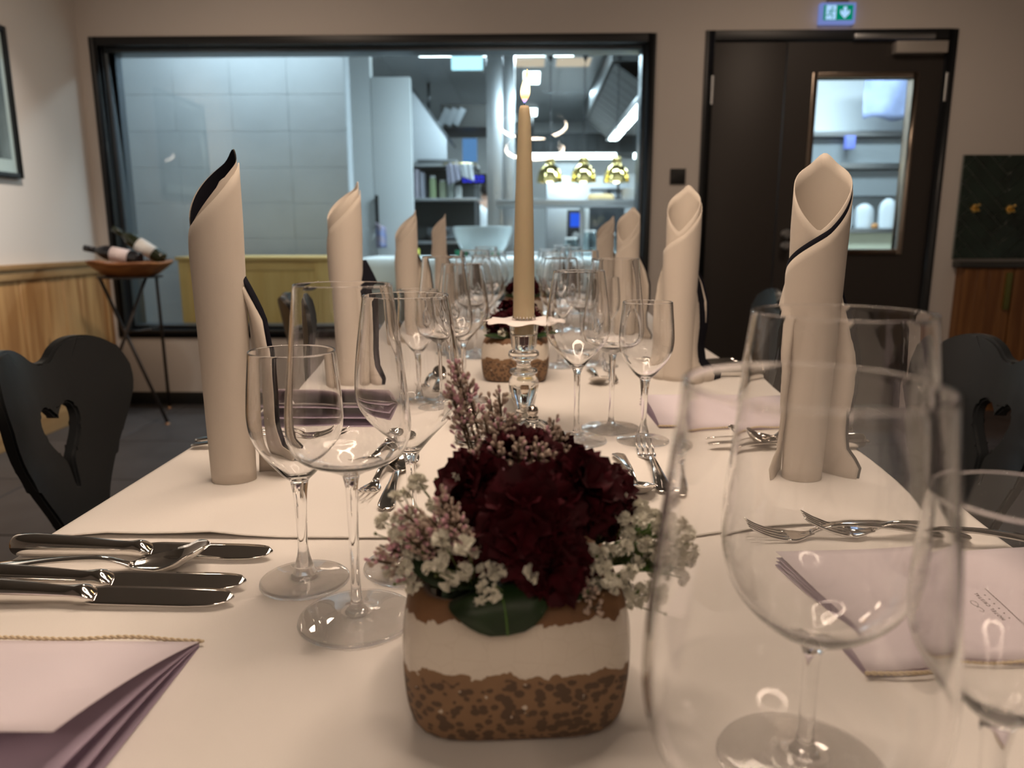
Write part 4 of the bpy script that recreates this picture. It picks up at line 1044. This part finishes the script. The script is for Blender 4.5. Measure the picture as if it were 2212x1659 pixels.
MB().box(-.094, .094, -.040, -.001, -.052, .052).build('housing', rimE, SG, bev=.004)
MB().box(-.078, .078, -.0425, -.040, -.037, .039).build('panel', gE, SG, smooth=False)
MB().box(-.066, -.012, -.0435, -.0425, -.034, .037).build('doorway', wE, SG, smooth=False)
run = MB()
for a, c, r in (((-.036, .014), (-.042, -.004), .0045), ((-.042, -.004), (-.030, -.014), .0038), ((-.030, -.014), (-.033, -.028), .0034), ((-.042, -.004), (-.052, -.014), .0038), ((-.052, -.014), (-.064, -.012), .0034), ((-.037, .012), (-.026, .006), .0030), ((-.026, .006), (-.018, .012), .0028), ((-.037, .012), (-.050, .010), .0030), ((-.050, .010), (-.056, .0), .0028)):
    run.tube([(a[0], -.0436, a[1]), (c[0], -.0436, c[1])], r * .8, 6)
hd = MB().lathe([(0, 0), (.0055, 0), (.0055, .001), (0, .001)], 16).xform(Matrix.Translation((-.033, -.0432, .024)) @ Matrix.Rotation(PI / 2, 4, 'X'))
run.add(hd.v, hd.f); run.build('running_figure', gE, SG)
MB().prism([(.026, .030), (.044, .030), (.044, .004), (.060, .016), (.060, -.004), (.035, -.030), (.010, -.004), (.010, .016), (.026, .004)], -.0435, -.0425).build('down_arrow', wE, SG, smooth=False)
MB().box(-.055, .055, -.035, -.001, .052, .075).build('mount', mat('sign_mount', (.24, .20, .17), .5), SG, bev=.003)
SW = thing('light_switch', 'square black switch plate on the wall between window and door', 'switch', (.838, WY, 1.346))
MB().box(-.043, .043, -.010, -.0005, -.043, .043).build('plate', blackp, SW, bev=.003)
MB().box(-.030, .030, -.014, -.010, -.030, .030).build('rocker', blackp, SW, bev=.002)

# =================================================================== PENDANT RING LAMP above the table (out of frame, mirrored in glass)
def ring_lamp(label, c, rads, tilt=.26):
    t = thing('ring_pendant', label, 'lamp', (c[0], c[1], 0))
    for r, z, ox, oy in rads:
        prof_out = [(r + .015, z - .024), (r + .015, z + .020), (r - .015, z + .020), (r - .015, z + .012)]
        P = [[(ox + q * math.cos(2 * PI * j / 96), oy + q * math.sin(2 * PI * j / 96), h + tilt * q * math.sin(2 * PI * j / 96)) for j in range(96)] for q, h in prof_out + [prof_out[0]]]
        MB().grid(P, True).build('ring_housing', black, t, smooth=False)
        P = [[(ox + q * math.cos(2 * PI * j / 96), oy + q * math.sin(2 * PI * j / 96), h + tilt * q * math.sin(2 * PI * j / 96)) for j in range(96)] for q, h in ((r + .012, z - .0225), (r, z - .006), (r - .012, z + .0105))]
        MB().grid(P, True, True).build('led_band', ringE, t, recalc=False)
        for k in range(3):
            a = 2 * PI * k / 3 + .5; MB().tube([(ox + (r + .004) * math.cos(a), oy + (r + .004) * math.sin(a), z + .02 + tilt * r * math.sin(a)), (0, 0, 2.56)], .0012, 4).build('cable', black, t)
    MB().lathe([(0, 2.555), (.07, 2.555), (.07, 2.60), (0, 2.60)], 24).build('canopy', black, t, smooth='auto')
    return t
ring_lamp('two-tier black ring pendant above the table', (.02, .82), [(.345, 2.170, 0, 0), (.300, 1.940, .02, -.05)])

# =================================================================== KITCHEN OBJECTS (behind the window)
PC = thing('pine_cabinet', 'low pine cabinet with framed panel seen through the window, left', 'cabinet', (-1.75, 4.72, 0))
MB().box(-.482, .482, 0, .42, 0, .862).build('carcass', pine, PC, smooth=False)
x = -.482 + .06; rr = random.Random(9)
while x < .38:
    xe = min(x + rr.choice((.10, .13, .09)), .385); MB().box(x, xe - .0015, -.012, 0, .06, .80).build('board', pine, PC, bev=.002, seg=1); x = xe
for x0, x1 in ((-.482, -.422), (.386, .482)): MB().box(x0, x1, -.020, 0, .0, .862).build('stile', pine, PC, bev=.002)
MB().box(-.422, .386, -.018, 0, .80, .862).build('rail', pinex, PC, bev=.002)
MB().box(-.495, .495, -.035, .43, .862, .884).build('top', pinex, PC, bev=.003)
tag(MB().box(-1.336, -1.300, 4.93, 4.96, .8845, .965).build('black_dispenser', blackp, bev=.004), 'small black dispenser standing on the pine cabinet', 'dispenser')
CT = thing('draped_counter', 'white-clothed serving counter behind the window, centre', 'counter', (-.05, 5.42, 0))
MB().box(-1.10, 1.30, -.28, .34, .0, .845).build('body', dsteel, CT, smooth=False)
P = []
for i in range(61):
    x = -1.13 + 2.46 * i / 60
    P.append([(x, y + (.012 * math.sin(x * 21) * k), z) for y, z, k in ((-.315, .62, 1), (-.312, .70, .7), (-.308, .80, .3), (-.300, .852, 0), (-.288, .864, 0), (0, .866, 0), (.34, .866, 0))])
MB().grid(P).build('cloth', mat('kitchen_cloth', (.82, .83, .82), .8), CT, solid=.002)
P = []
for i in range(9):
    t_ = i / 8; P.append([(-1.18 + .085 * u, -.34 + .02 * math.sin(u * 9), lerp(.80, .60 + .14 * abs(u - .9), t_)) for u in (0, .25, .5, .75, 1)])
MB().grid(P).build('hanging_corner', mat('kitchen_cloth_white', (.80, .82, .82), .8), CT, solid=.002)
Q = [[(-.16 + p[0] * 0 + 1.02 * 0, 0, 0)] for p in []]
tag(MB().lathe(smooth_curve([(.002, 0), (.09, 0), (.12, .012), (.17, .070), (.203, .150), (.212, .205), (.205, .207), (.196, .150), (.160, .072), (.110, .020), (.002, .014)], 4), 48, (-.345, 5.46, .868)).build('salad_bowl', mat('frosted_plastic', (.72, .78, .79), .25, trans=.45)), 'big translucent white bowl on the kitchen counter', 'bowl')
tag(MB().box(-.93, -.80, 5.30, 5.42, .869, .925).build('yellow_box', mat('yellow_box', (.75, .68, .08), .5), bev=.006), 'small yellow box on the white kitchen counter', 'box')
for k, (x, y) in enumerate(((-.50, 5.30), (-.23, 5.31))):
    mb = MB(); rr = random.Random(k)
    for q in range(16):
        a = rr.uniform(0, 6); r = rr.uniform(.004, .03); mb.tube([(x, y, .870), (x + r * math.cos(a), y + r * math.sin(a), .87 + rr.uniform(.01, .045))], [.003, .010], 5)
    tag(mb.build('herb_bunch', mat('herb_green', (.03, .30, .16), .6)), 'green herb bunch in front of the translucent bowl, ' + ('left' if k == 0 else 'right'), 'herbs')
# glass jars on the counter right of the candle
for k, (x, y, h_) in enumerate(((.42, 5.35, .17), (.56, 5.40, .15), (.29, 5.42, .12))):
    t = thing('preserving_jar', 'glass jar on the kitchen counter right of the candle, ' + ('tallest', 'right one', 'left one')[k], 'jar', (x, y, .868))
    MB().lathe([(.001, .004), (.045, 0), (.05, .006), (.05, h_ * .8), (.040, h_ * .9), (.040, h_), (.037, h_), (.037, h_ * .9), (.046, h_ * .78), (.046, .008), (.001, .008)], 24).build('glass_body', pglass, t)
    MB().lathe([(0, h_ + .001), (.042, h_ + .001), (.042, h_ + .016), (0, h_ + .018)], 20).build('lid', white, t)
# hatch pass with shelf, heat lamps
PS = thing('steel_pass', 'stainless steel pass counter with raised shelf under the heat lamps', 'counter', (.40, 6.70, 0))
MB().box(-.75, 1.0, -.30, .35, 0, .83).build('body', bsteel, PS, bev=.004)
MB().box(-.78, 1.02, -.34, .37, .83, .870).build('worktop', bsteel, PS, bev=.003)
MB().box(-.70, .80, -.16, .20, 1.262, 1.322).build('raised_shelf', bsteel, PS, bev=.004)
for x in (-.66, .05, .76): MB().box(x - .018, x + .018, -.02, .016, .87, 1.262).build('post', bsteel, PS, bev=.002)
MB().box(.10, .26, -.345, -.335, .2, .7).build('door', dsteel, PS, bev=.002)
bulb = emis('heat_bulb', (1, .82, .55), 9)
for k, x in enumerate((.165, .458, .745, 1.02)):
    t = thing('heat_lamp', ('first brass heat lamp from the left above the pass', 'second brass heat lamp from the left above the pass', 'third brass heat lamp from the left above the pass', 'brass heat lamp cut off by the window frame above the pass')[k], 'lamp', (x, 6.70, 1.475))
    MB().lathe(smooth_curve([(.112, .000), (.110, .012), (.104, .050), (.092, .095), (.066, .130), (.042, .148), (.038, .165), (.036, .205), (.012, .215)], 4), 36).build('shade', gold, t, solid=-.002)
    MB().lathe([(.001, -.012), (.022, -.006), (.034, .014), (.030, .040), (.018, .07), (.001, .08)], 20).build('bulb', bulb, t)
    pts = []
    for i in range(200):
        u = i / 199; r = .012 if .06 < u < .92 else .002
        pts.append((r * math.cos(u * 190), r * math.sin(u * 190), .21 + u * .82))
    MB().tube(pts, .003, 5).build('coiled_cord', black, t)
    MB().lathe([(.004, .985), (.020, 1.02), (.034, 1.06), (.034, 1.275), (0, 1.275)], 20).build('canopy', blackp, t, smooth='auto')
# things on the raised shelf
for k in range(7):
    t = tag(MB().lathe([(.001, .002), (.07, 0), (.115, .012), (.125, .017), (.112, .016), (.07, .006), (.001, .006)], 28, (.93 - .02 * (k % 2), 6.74, 1.3235 + .013 * k)).build('plate', white), 'white plate, %s in the stack on the raised steel shelf' % ('lowest', 'second from the bottom', 'third from the bottom', 'middle one', 'third from the top', 'second from the top', 'topmost')[k], 'plate', 'plates stacked on the pass shelf')
tag(MB().lathe(smooth_curve([(.001, .001), (.10, 0), (.112, .012), (.112, .034), (.095, .046), (.001, .050)], 3), 28, (.61, 6.66, 1.323)).build('bread_loaf', mat('bread_lit', (.85, .62, .32), .7)), 'round pale loaf glowing under the heat lamps', 'bread')
tag(MB().box(.765, .785, 6.79, 6.81, 1.323, 1.56).build('ticket_stand', blackp, bev=.002), 'thin black post behind the heat lamps', 'post')
# ovens and back line
OV = thing('combi_oven', 'steel combi oven with lit blue screen at the back of the kitchen', 'oven', (.62, 9.6, 0))
MB().box(-.42, .62, 0, .7, .25, 1.75).build('body', bsteel, OV, bev=.006)
MB().box(-.16, .06, -.012, 0, .86, 1.34).build('control_panel', blackp, OV, bev=.003)
MB().box(-.12, .03, -.016, -.012, 1.13, 1.30).build('screen', emis('screen_blue', (.03, .12, .85), 1.1), OV, smooth=False)
MB().lathe([(0, 0), (.05, 0), (.045, .02), (0, .022)], 20).xform(Matrix.Translation((-.045, -.012, 1.02)) @ Matrix.Rotation(PI / 2, 4, 'X')).build('dial', bsteel, OV, smooth='auto')
MB().box(.12, .56, -.014, 0, .45, 1.60).build('glass_door', mat('oven_glass', (.03, .035, .04), .1), OV, bev=.004)
for x in (-.36, .56): MB().box(x - .03, x + .03, .05, .65, 0, .25).build('leg', dsteel, OV, bev=.003)
FR = thing('tall_fridge', 'tall pale steel refrigerator behind the heat lamps', 'fridge', (1.15, 10.55, 0))
MB().box(-.9, -.46, .1, .75, 0, 2.0).build('body', kwhite, FR, bev=.006); MB().box(-.88, -.48, .075, .1, .1, 1.95).build('door', kwhite, FR, bev=.004); MB().box(-.56, -.53, .03, .075, .9, 1.3).build('handle', bsteel, FR, bev=.004)
BK = thing('back_counter', 'steel back counter with wall panel at the rear of the kitchen', 'counter', (1.85, 11.0, 0))
MB().box(-.45, 1.6, 0, .7, 0, .9).build('body', bsteel, BK, bev=.004); MB().box(-.45, 1.6, .70, .74, .9, 1.95).build('back_panel', kwhite, BK, bev=.003)
BH = thing('rear_hood', 'dark extractor hood with bright under-light along the rear wall', 'hood', (1.0, 10.8, 0))
MB().box(-1.3, 2.4, 0, .7, 2.16, 2.42).build('canopy', hoodm, BH, bev=.004)
for x in (-1.0, .5, 2.0): MB().box(x, x + .04, .3, .34, 2.42, 2.75).build('hanger', dsteel, BH)
for k in range(24): MB().box(-1.28 + .152 * k, -1.28 + .152 * k + .140, -.012, 0, 2.18, 2.40).build('louvre', hoodm, BH, bev=.003, seg=1)
for x0, x1 in ((-1.15, .20), (.45, 1.35)): MB().box(x0, x1, .06, .16, 2.09, 2.16).build('tube_light', lightE, BH, bev=.01)
# right hood with sloping filter bank
HD = thing('filter_hood', 'long steel hood with sloping filter plates and bright lamps at upper right of the window', 'hood', (.89, 8.6, 0))
A0, A1 = Vector((-.145, 0, 2.512)), Vector((.12, 0, 2.325))
for k in range(12):
    y0 = -1.62 + k * .285; y1 = y0 + .268; nrm = Vector((-.57, 0, -.82)) * .012
    mb = MB(); vs = [A0 + Vector((0, y0, 0)), A1 + Vector((0, y0, 0)), A1 + Vector((0, y1, 0)), A0 + Vector((0, y1, 0))]
    mb.add(vs + [v + nrm for v in vs], [(0, 1, 2, 3), (7, 6, 5, 4), (0, 4, 5, 1), (1, 5, 6, 2), (2, 6, 7, 3), (3, 7, 4, 0)]); mb.build('filter_plate', hoodm, HD, bev=.003, seg=1)
MB().box(-.18, .70, -1.64, 1.82, 2.522, 2.745).build('canopy', hoodm, HD, bev=.004)
MB().box(.125, .70, -1.64, 1.82, 2.34, 2.518).build('inner_box', hoodm, HD, bev=.004)
MB().box(.115, .18, -1.64, 1.82, 2.27, 2.332).build('light_rail', bsteel, HD, bev=.004)
for y0, y1 in ((-1.60, -1.25), (-1.15, -.35), (-.22, .62), (.80, 1.60)): MB().box(.135, .25, y0, y1, 2.245, 2.30).build('lamp', lightE, HD, bev=.014)
# left hood and shelves
LH = thing('side_hood', 'steel wall hood above the shelves at left of the steel column', 'hood', (-.70, 8.6, 0))
MB().box(-.30, .40, 0, .9, 2.20, 2.445).build('canopy', mat('hood_brown', (.050, .047, .042), .6), LH, bev=.004)
MB().prism([(-.552, 2.515), (-.195, 2.027), (-.195, 1.79), (-.575, 1.79)], -.40, -.385).build('side_panel', kpanel, LH, bev=.002)
mb = MB(); mb.add([(-.552, -.40, 2.52), (-.195, -.40, 2.03), (-.195, .5, 2.03), (-.552, .5, 2.52), (-.535, -.40, 2.535), (-.178, -.40, 2.045), (-.178, .5, 2.045), (-.535, .5, 2.535)], [(0, 1, 2, 3), (7, 6, 5, 4), (0, 4, 5, 1), (1, 5, 6, 2), (2, 6, 7, 3), (3, 7, 4, 0)])
mb.build('sloping_front', dsteel, LH, bev=.002)
for k in range(3):
    mb = MB().box(0, .075, -.012, 0, 0, .20).xform(Matrix.Translation((-.34 + .085 * k, -.03, 2.235)) @ Matrix.Rotation(R(28), 4, 'Y')); mb.build('filter_plate', dsteel, LH, bev=.003, seg=1)
for x in (-.5, .3): MB().box(x, x + .03, .4, .43, 2.44, 2.74).build('hanger', dsteel, LH)
SH = thing('steel_shelf_rack', 'dark steel shelves with jars at left of the steel column', 'shelf', (-.90, 7.7, 0))
for z in (.45, .935, 1.365, 1.70): MB().box(-.36, .36, 0, .40, z, z + .03).build('shelf_board', bsteel, SH, bev=.003)
for x in (-.35, .33):
    for y in (.01, .37): MB().box(x, x + .02, y, y + .02, 0, 1.75).build('upright', dsteel, SH, bev=.002)
MB().box(-.36, .36, .40, .415, .4, 1.75).build('back_panel', mat('shelf_back_dark', (.055, .060, .056), .6), SH, smooth=False)
for k, (x, h_, c_) in enumerate(((-1.22, .26, (.45, .40, .52)), (-1.17, .28, (.52, .48, .55)), (-1.12, .25, (.40, .40, .46)))):
    tag(MB().box(x, x + .035, 7.72, 7.92, 1.396, 1.396 + h_).build('binder', mat('binder_%d' % k, c_, .6), bev=.002), ('leftmost lilac binder', 'second lilac binder', 'grey binder')[k] + ' standing on the middle steel shelf', 'binder')
for k, (x, h_, c_) in enumerate(((-1.00, .22, (.45, .55, .30)), (-.90, .18, (.55, .60, .42)), (-.82, .24, (.40, .44, .40)), (-.74, .12, (.75, .76, .74)))):
    t = thing('storage_jar', ('tall green jar', 'short green jar', 'grey bottle-like jar', 'small white jar')[k] + ' on the middle steel shelf', 'jar', (x, 7.80, 1.396))
    MB().lathe([(0, 0), (.034, 0), (.036, .01), (.036, h_ * .8), (.026, h_ * .9), (0, h_ * .9)], 18).build('body', mat('jar_%d' % k, c_, .3), t, smooth='auto'); MB().lathe([(0, h_ * .9), (.028, h_ * .9), (.028, h_), (0, h_)], 18).build('lid', kwhite, t, smooth='auto')
tag(MB().box(-1.15, -.75, 7.75, 8.0, 1.731, 1.775).build('baking_tray', dsteel, bev=.01), 'dark tray on the top steel shelf', 'tray')
tag(MB().lathe(smooth_curve([(.001, 0), (.10, 0), (.15, .05), (.16, .13), (.152, .13), (.14, .05), (.001, .01)], 3), 28, (-.92, 7.88, .966)).build('steel_basin', dsteel), 'dark basin on the lower steel shelf', 'basin')
for k, (x, wd, dz, c_, lb) in enumerate(((-.835, .12, .21, (.60, .58, .70), 'striped grey tea towel hanging at the shelf end'), (-.70, .12, .17, (.82, .84, .86), 'white tea towel hanging beside the striped one'))):
    P = []
    for i in range(11):
        P.append([(x + wd * u + .02 * i / 10, 7.55 + .018 * math.sin(u * 14), 1.716 - dz * (i / 10) * (1 - .25 * (u if k == 0 else 1 - u))) for u in [j / 12 for j in range(13)]])
    m_ = mat('tea_towel_%d' % k, c_, .85, noise=.55 if k == 0 else .08, nscale=16, stretch=(3, 3, .1))
    tag(MB().grid(P).build('tea_towel', m_, solid=.003), lb, 'towel')
tag(MB().tube([(-.86, 7.705, 1.715), (-.86, 7.555, 1.715), (-.70, 7.553, 1.715), (-.54, 7.555, 1.715), (-.54, 7.705, 1.715)], .008, 8).build('towel_bar', gold), 'brass bar carrying the two tea towels', 'rail')
CK = thing('digital_clock', 'small blue digital clock beside the tea towels', 'clock', (-.57, 7.62, 1.572))
MB().box(-.13, .13, 0, .04, -.05, .05).build('case', blackp, CK, bev=.004)
for k in range(4):
    mb = MB(); framebox(mb, -.105 + .055 * k, -.065 + .055 * k, -.03, .03, .009, -.004, 0); mb.build('digit', emis('clock_blue', (.05, .06, 1), 1.2), CK, smooth=False)
tag(MB().box(-.80, -.63, 9.0, 9.03, 1.83, 2.13).build('blue_screen', emis('poster_blue', (.16, .36, .72), .75), bev=.003), 'blue lit screen under the side hood', 'screen')
SC = thing('steel_column', 'floor-to-ceiling brushed steel column behind the candle', 'column', (-.285, 7.25, 0))
MB().box(-.13, .02, 0, .3, .0, 2.74).build('left_panel', bsteel, SC, bev=.004); MB().box(.025, .13, .02, .3, .0, 2.74).build('right_panel', bsteel, SC, bev=.004)
EX = thing('kitchen_exit_sign', 'glowing cyan sign hanging from the kitchen ceiling', 'sign', (-.595, 7.3, 2.612))
MB().box(-.145, .145, -.02, .02, -.085, .085).build('panel', emis('sign_cyan', (.50, .88, 1.0), 1.7), EX, bev=.006)
for x in (-.12, .12): MB().box(x - .004, x + .004, -.004, .004, .085, .132).build('rod', bsteel, EX)
for k, (x, y) in enumerate(((-.915, 7.52), (-.43, 7.52), (-.035, 7.52), (.305, 7.53), (.005, 8.65), (-.01, 10.95), (-.29, 11.5))):
    hw = (.17, .045, .17, .10, .085, .09, .075)[k]; hy = .11 if k < 4 else .30
    t = thing('ceiling_light', ('left long kitchen ceiling light', 'short kitchen ceiling light right of the cyan sign', 'long kitchen ceiling light right of the steel column', 'kitchen ceiling light left of the lamp canopy', 'square kitchen ceiling light beside the flame', 'far square kitchen ceiling light below the flame', 'dim far kitchen ceiling light left of the candle')[k], 'light', (x, y, 2.738))
    MB().box(-hw - .015, hw + .015, -hy - .02, hy + .02, -.014, .002).build('frame', kwhite, t, bev=.003); MB().box(-hw, hw, -hy, hy, -.024, -.013).build('diffuser', lightE if k < 6 else emis('light_dim', (.7, .85, .9), 1.0), t, bev=.004)
for k, x in enumerate((-.04, .42, .925)):
    t = thing('ceiling_panel_light', ('warm beige ceiling panel above the candle', 'warm beige ceiling panel behind the middle lamp canopy', 'warm beige ceiling panel at the right window corner')[k], 'light', (x, 7.92, 2.738))
    MB().box(-.185, .185, -.20, .20, -.014, .002).build('frame', kwhite, t, bev=.003); MB().box(-.17, .17, -.18, .18, -.020, -.013).build('diffuser', lightW, t, bev=.003)
# behind the door glass
WS = thing('wall_shelf_unit', 'white kitchen wall shelves behind the door glass', 'shelf', (2.85, 6.30, 0))
MB().box(-.75, .85, .32, .36, .0, 2.6).build('back_panel', kwhite, WS, smooth=False)
for z in (1.55, 1.80): MB().box(-.72, .85, 0, .32, z, z + .045).build('shelf_board', bsteel, WS, bev=.003)
MB().box(-.72, .85, .05, .30, 1.60, 1.79).build('recess_shade_block', recm, WS, smooth=False); MB().box(-.72, .85, .05, .30, 1.34, 1.54).build('recess_shade_block', recm, WS, smooth=False)  # solid grey blocks give the open shelf interiors their shaded tone
MB().box(-.72, .85, -.10, .32, 1.04, 1.075).build('worktop', bsteel, WS, bev=.003)
MB().box(-.72, .85, -.06, .32, 0, 1.04).build('base_cabinet', mat('cream_front', (.86, .87, .66), .5), WS, smooth=False)
P = [[(2.62 + .45 * u, 6.22 + .02 * math.sin(u * 7 + v * 3), 2.34 - .42 * v + .015 * math.sin(u * 9) * v) for u in [j / 14 for j in range(15)]] for v in [i / 8 for i in range(9)]]
tag(MB().grid(P).build('plastic_sheet', mat('plastic_blue', (.50, .58, .90), .2, noise=.3, nscale=5), solid=.002), 'bluish plastic sheet hanging at the upper right of the door glass', 'sheet')
tag(MB().box(2.12, 2.33, 6.595, 6.618, 2.18, 2.215).build('black_bar', blackp, bev=.003), 'short dark bar on the white wall at upper left of the door glass', 'bar')
tag(MB().box(2.52, 2.59, 6.24, 6.30, 1.70, 1.80).build('blue_card', mat('blue_card', (.25, .30, .85), .5), bev=.002), 'small blue card on the upper shelf behind the door glass', 'card')
for k, (x, wd, h_) in enumerate(((2.60, .13, .22), (2.76, .16, .20), (2.95, .15, .24))):
    P = []
    for r, z in smooth_curve([(.3, 0), (.5, .01), (.5, h_ * .55), (.40, h_ * .85), (.12, h_), (.001, h_ * .97)], 4):
        P.append([(x + wd * r * (1 + .08 * math.sin(5 * a + k)) * math.cos(a), 6.36 + .11 * r * (1 + .08 * math.sin(4 * a)) * math.sin(a), 1.077 + z) for a in [2 * PI * j / 24 for j in range(24)]])
    tag(MB().grid(P, True).build('plastic_bag', mat('bag_white_%d' % k, (.78, .82, .85), .3)), ('left', 'middle', 'right')[k] + ' white bag on the worktop behind the door glass', 'bag')
tag(MB().lathe(smooth_curve([(.001, 0), (.02, 0), (.028, .018), (.02, .036), (.001, .04)], 3), 16, (2.80, 6.235, 1.0765)).build('bread_roll', mat('roll_orange', (.60, .28, .10), .6)), 'small orange-brown roll before the white bags behind the door glass', 'bread')
# cloth on the pull handle
P = [[(-1.345 + .09 * u, 6.545 + .012 * math.sin(u * 8 + 1), 1.085 - .17 * v + .05 * (1 - u) * (1 - v)) for u in [j / 8 for j in range(9)]] for v in [i / 8 for i in range(9)]]
tag(MB().grid(P).build('blue_cloth', mat('cloth_blue', (.35, .42, .75), .8, noise=.5, nscale=9, col2=(.75, .55, .50)), solid=.004), 'blue and pinkish cloth hanging under the dark pull handle', 'cloth')

ring_lamp('added single black ring pendant behind the camera, fill light for the near table', (.02, -1.05), [(.345, 2.13, 0, 0)])  # added lamp out of view, fills the near end of the table

# =================================================================== COOK (far back, beside the steel column)
def cook():
    t = thing('person', 'person in white cook jacket with dark hair, back turned, beside the steel column', 'person', (-.545, 8.55, 0))
    skin = mat('skin', (.50, .30, .22), .6); jack = mat('white_jacket', (.80, .82, .83), .8); trous = mat('dark_trousers', (.03, .03, .04), .8); hair = mat('dark_hair', (.02, .015, .012), .6)
    def skinmesh(nm, V, E_, rad, m, sub=2):
        me = bpy.data.meshes.new(nm); me.from_pydata(V, E_, []); o = bpy.data.objects.new(nm, me); COL.objects.link(o)
        md = o.modifiers.new('Skin', 'SKIN'); md.use_smooth_shade = True
        for i, r in enumerate(rad): me.skin_vertices[0].data[i].radius = (r, r * .85) if not isinstance(r, tuple) else r
        me.skin_vertices[0].data[0].use_root = True
        s_ = o.modifiers.new('Sub', 'SUBSURF'); s_.levels = sub; s_.render_levels = sub
        dg = bpy.context.evaluated_depsgraph_get(); me2 = bpy.data.meshes.new_from_object(o.evaluated_get(dg)); bpy.data.objects.remove(o)
        me2.materials.clear(); me2.materials.append(m)
        for p in me2.polygons: p.use_smooth = True
        return link(nm, me2, t)
    # body: pelvis, spine leaning to the right, neck, head, arms reaching forward, legs; fingers on each hand
    V = [(0, 0, .95), (.01, .01, 1.08), (.03, .03, 1.22), (.05, .06, 1.33), (.065, .085, 1.40), (.07, .11, 1.475), (.075, .13, 1.545)]
    E_ = [(i, i + 1) for i in range(6)]; rad = [.15, .13, .15, .13, .055, .085, .070]
    def chain(root, pts, rs):
        last = root
        for p, r in zip(pts, rs): V.append(p); rad.append(r); E_.append((last, len(V) - 1)); last = len(V) - 1
        return last
    for sx in (-1, 1):
        chain(0, [(sx * .10, 0, .86), (sx * .11, .02, .50), (sx * .11, -.01, .09), (sx * .11, .12, .045)], [.095, .062, .042, .035])
        w_ = chain(3, [(.05 + sx * .18, .06, 1.32), (.05 + sx * .24, .14, 1.10), (.05 + sx * .18, .36, 1.04), (.05 + sx * .17, .42, 1.03)], [.058, .044, .032, .034])
        for k in range(5):
            if k < 4: chain(w_, [(.05 + sx * .17 + (k - 1.5) * .020, .49, 1.035), (.05 + sx * .17 + (k - 1.5) * .021, .525 + .006 * (k in (1, 2)), 1.015), (.05 + sx * .17 + (k - 1.5) * .021, .535, .995)], [.010, .009, .008])
            else: chain(w_, [(.05 + sx * .17 - sx * .045, .45, 1.03), (.05 + sx * .17 - sx * .055, .485, 1.02)], [.011, .009])
    skinmesh('body', V, E_, rad, skin)
    # jacket over torso and arms
    V = [(0, 0, .88), (.01, .01, 1.08), (.03, .03, 1.22), (.05, .06, 1.345), (.062, .08, 1.385)]; E_ = [(i, i + 1) for i in range(4)]; rad = [.175, .155, .172, .145, .070]
    for sx in (-1, 1): chain(3, [(.05 + sx * .18, .06, 1.32), (.05 + sx * .245, .14, 1.10), (.05 + sx * .185, .33, 1.045)], [.075, .060, .046])
    skinmesh('jacket', V, E_, rad, jack)
    V = [(0, 0, .97), (0, 0, .90)]; E_ = [(0, 1)]; rad = [.155, .16]
    for sx in (-1, 1): chain(1, [(sx * .10, 0, .82), (sx * .11, .02, .50), (sx * .11, -.01, .10)], [.112, .080, .062])
    skinmesh('trousers', V, E_, rad, trous)
    for sx in (-1, 1): MB().lathe([(.001, 0), (.05, 0), (.055, .02), (.045, .06), (.001, .075)], 16).xform(Matrix.Translation((sx * .11, .05, 0)) @ Matrix.Diagonal((.9, 2.2, 1, 1))).build('shoe', trous, t)
    hd_ = MB().lathe([(.001, .105)] + [(.098 * math.sin(a), .004 + .105 * math.cos(a)) for a in [PI * k / 14 for k in range(1, 9)]] + [(.088, -.03), (.06, -.05), (.001, -.03)], 24)
    hd_.xform(Matrix.Translation((.072, .105, 1.53)) @ Matrix.Rotation(R(10), 4, 'X')); hd_.build('hair', hair, t)
    for sx in (-1, 1): MB().lathe([(.001, 0), (.018, .002), (.020, .008), (.001, .014)], 10).xform(Matrix.Translation((.072 + sx * .088, .125, 1.51)) @ Matrix.Rotation(sx * PI / 2, 4, 'Y')).build('ear', skin, t)
    # face (turned away): nose, eyes, mouth
    MB().lathe([(.001, .018), (.010, 0), (.001, -.004)], 8).xform(Matrix.Translation((.076, .212, 1.505)) @ Matrix.Rotation(-PI / 2, 4, 'X')).build('nose', skin, t)
    for sx in (-1, 1): MB().lathe([(.001, -.008), (.009, 0), (.001, .008)], 8, (.076 + sx * .03, .198, 1.525)).build('eye', hair, t)
    MB().box(.056, .096, .200, .206, 1.470, 1.476).build('mouth', mat('lips', (.4, .15, .13), .6), t)
cook()
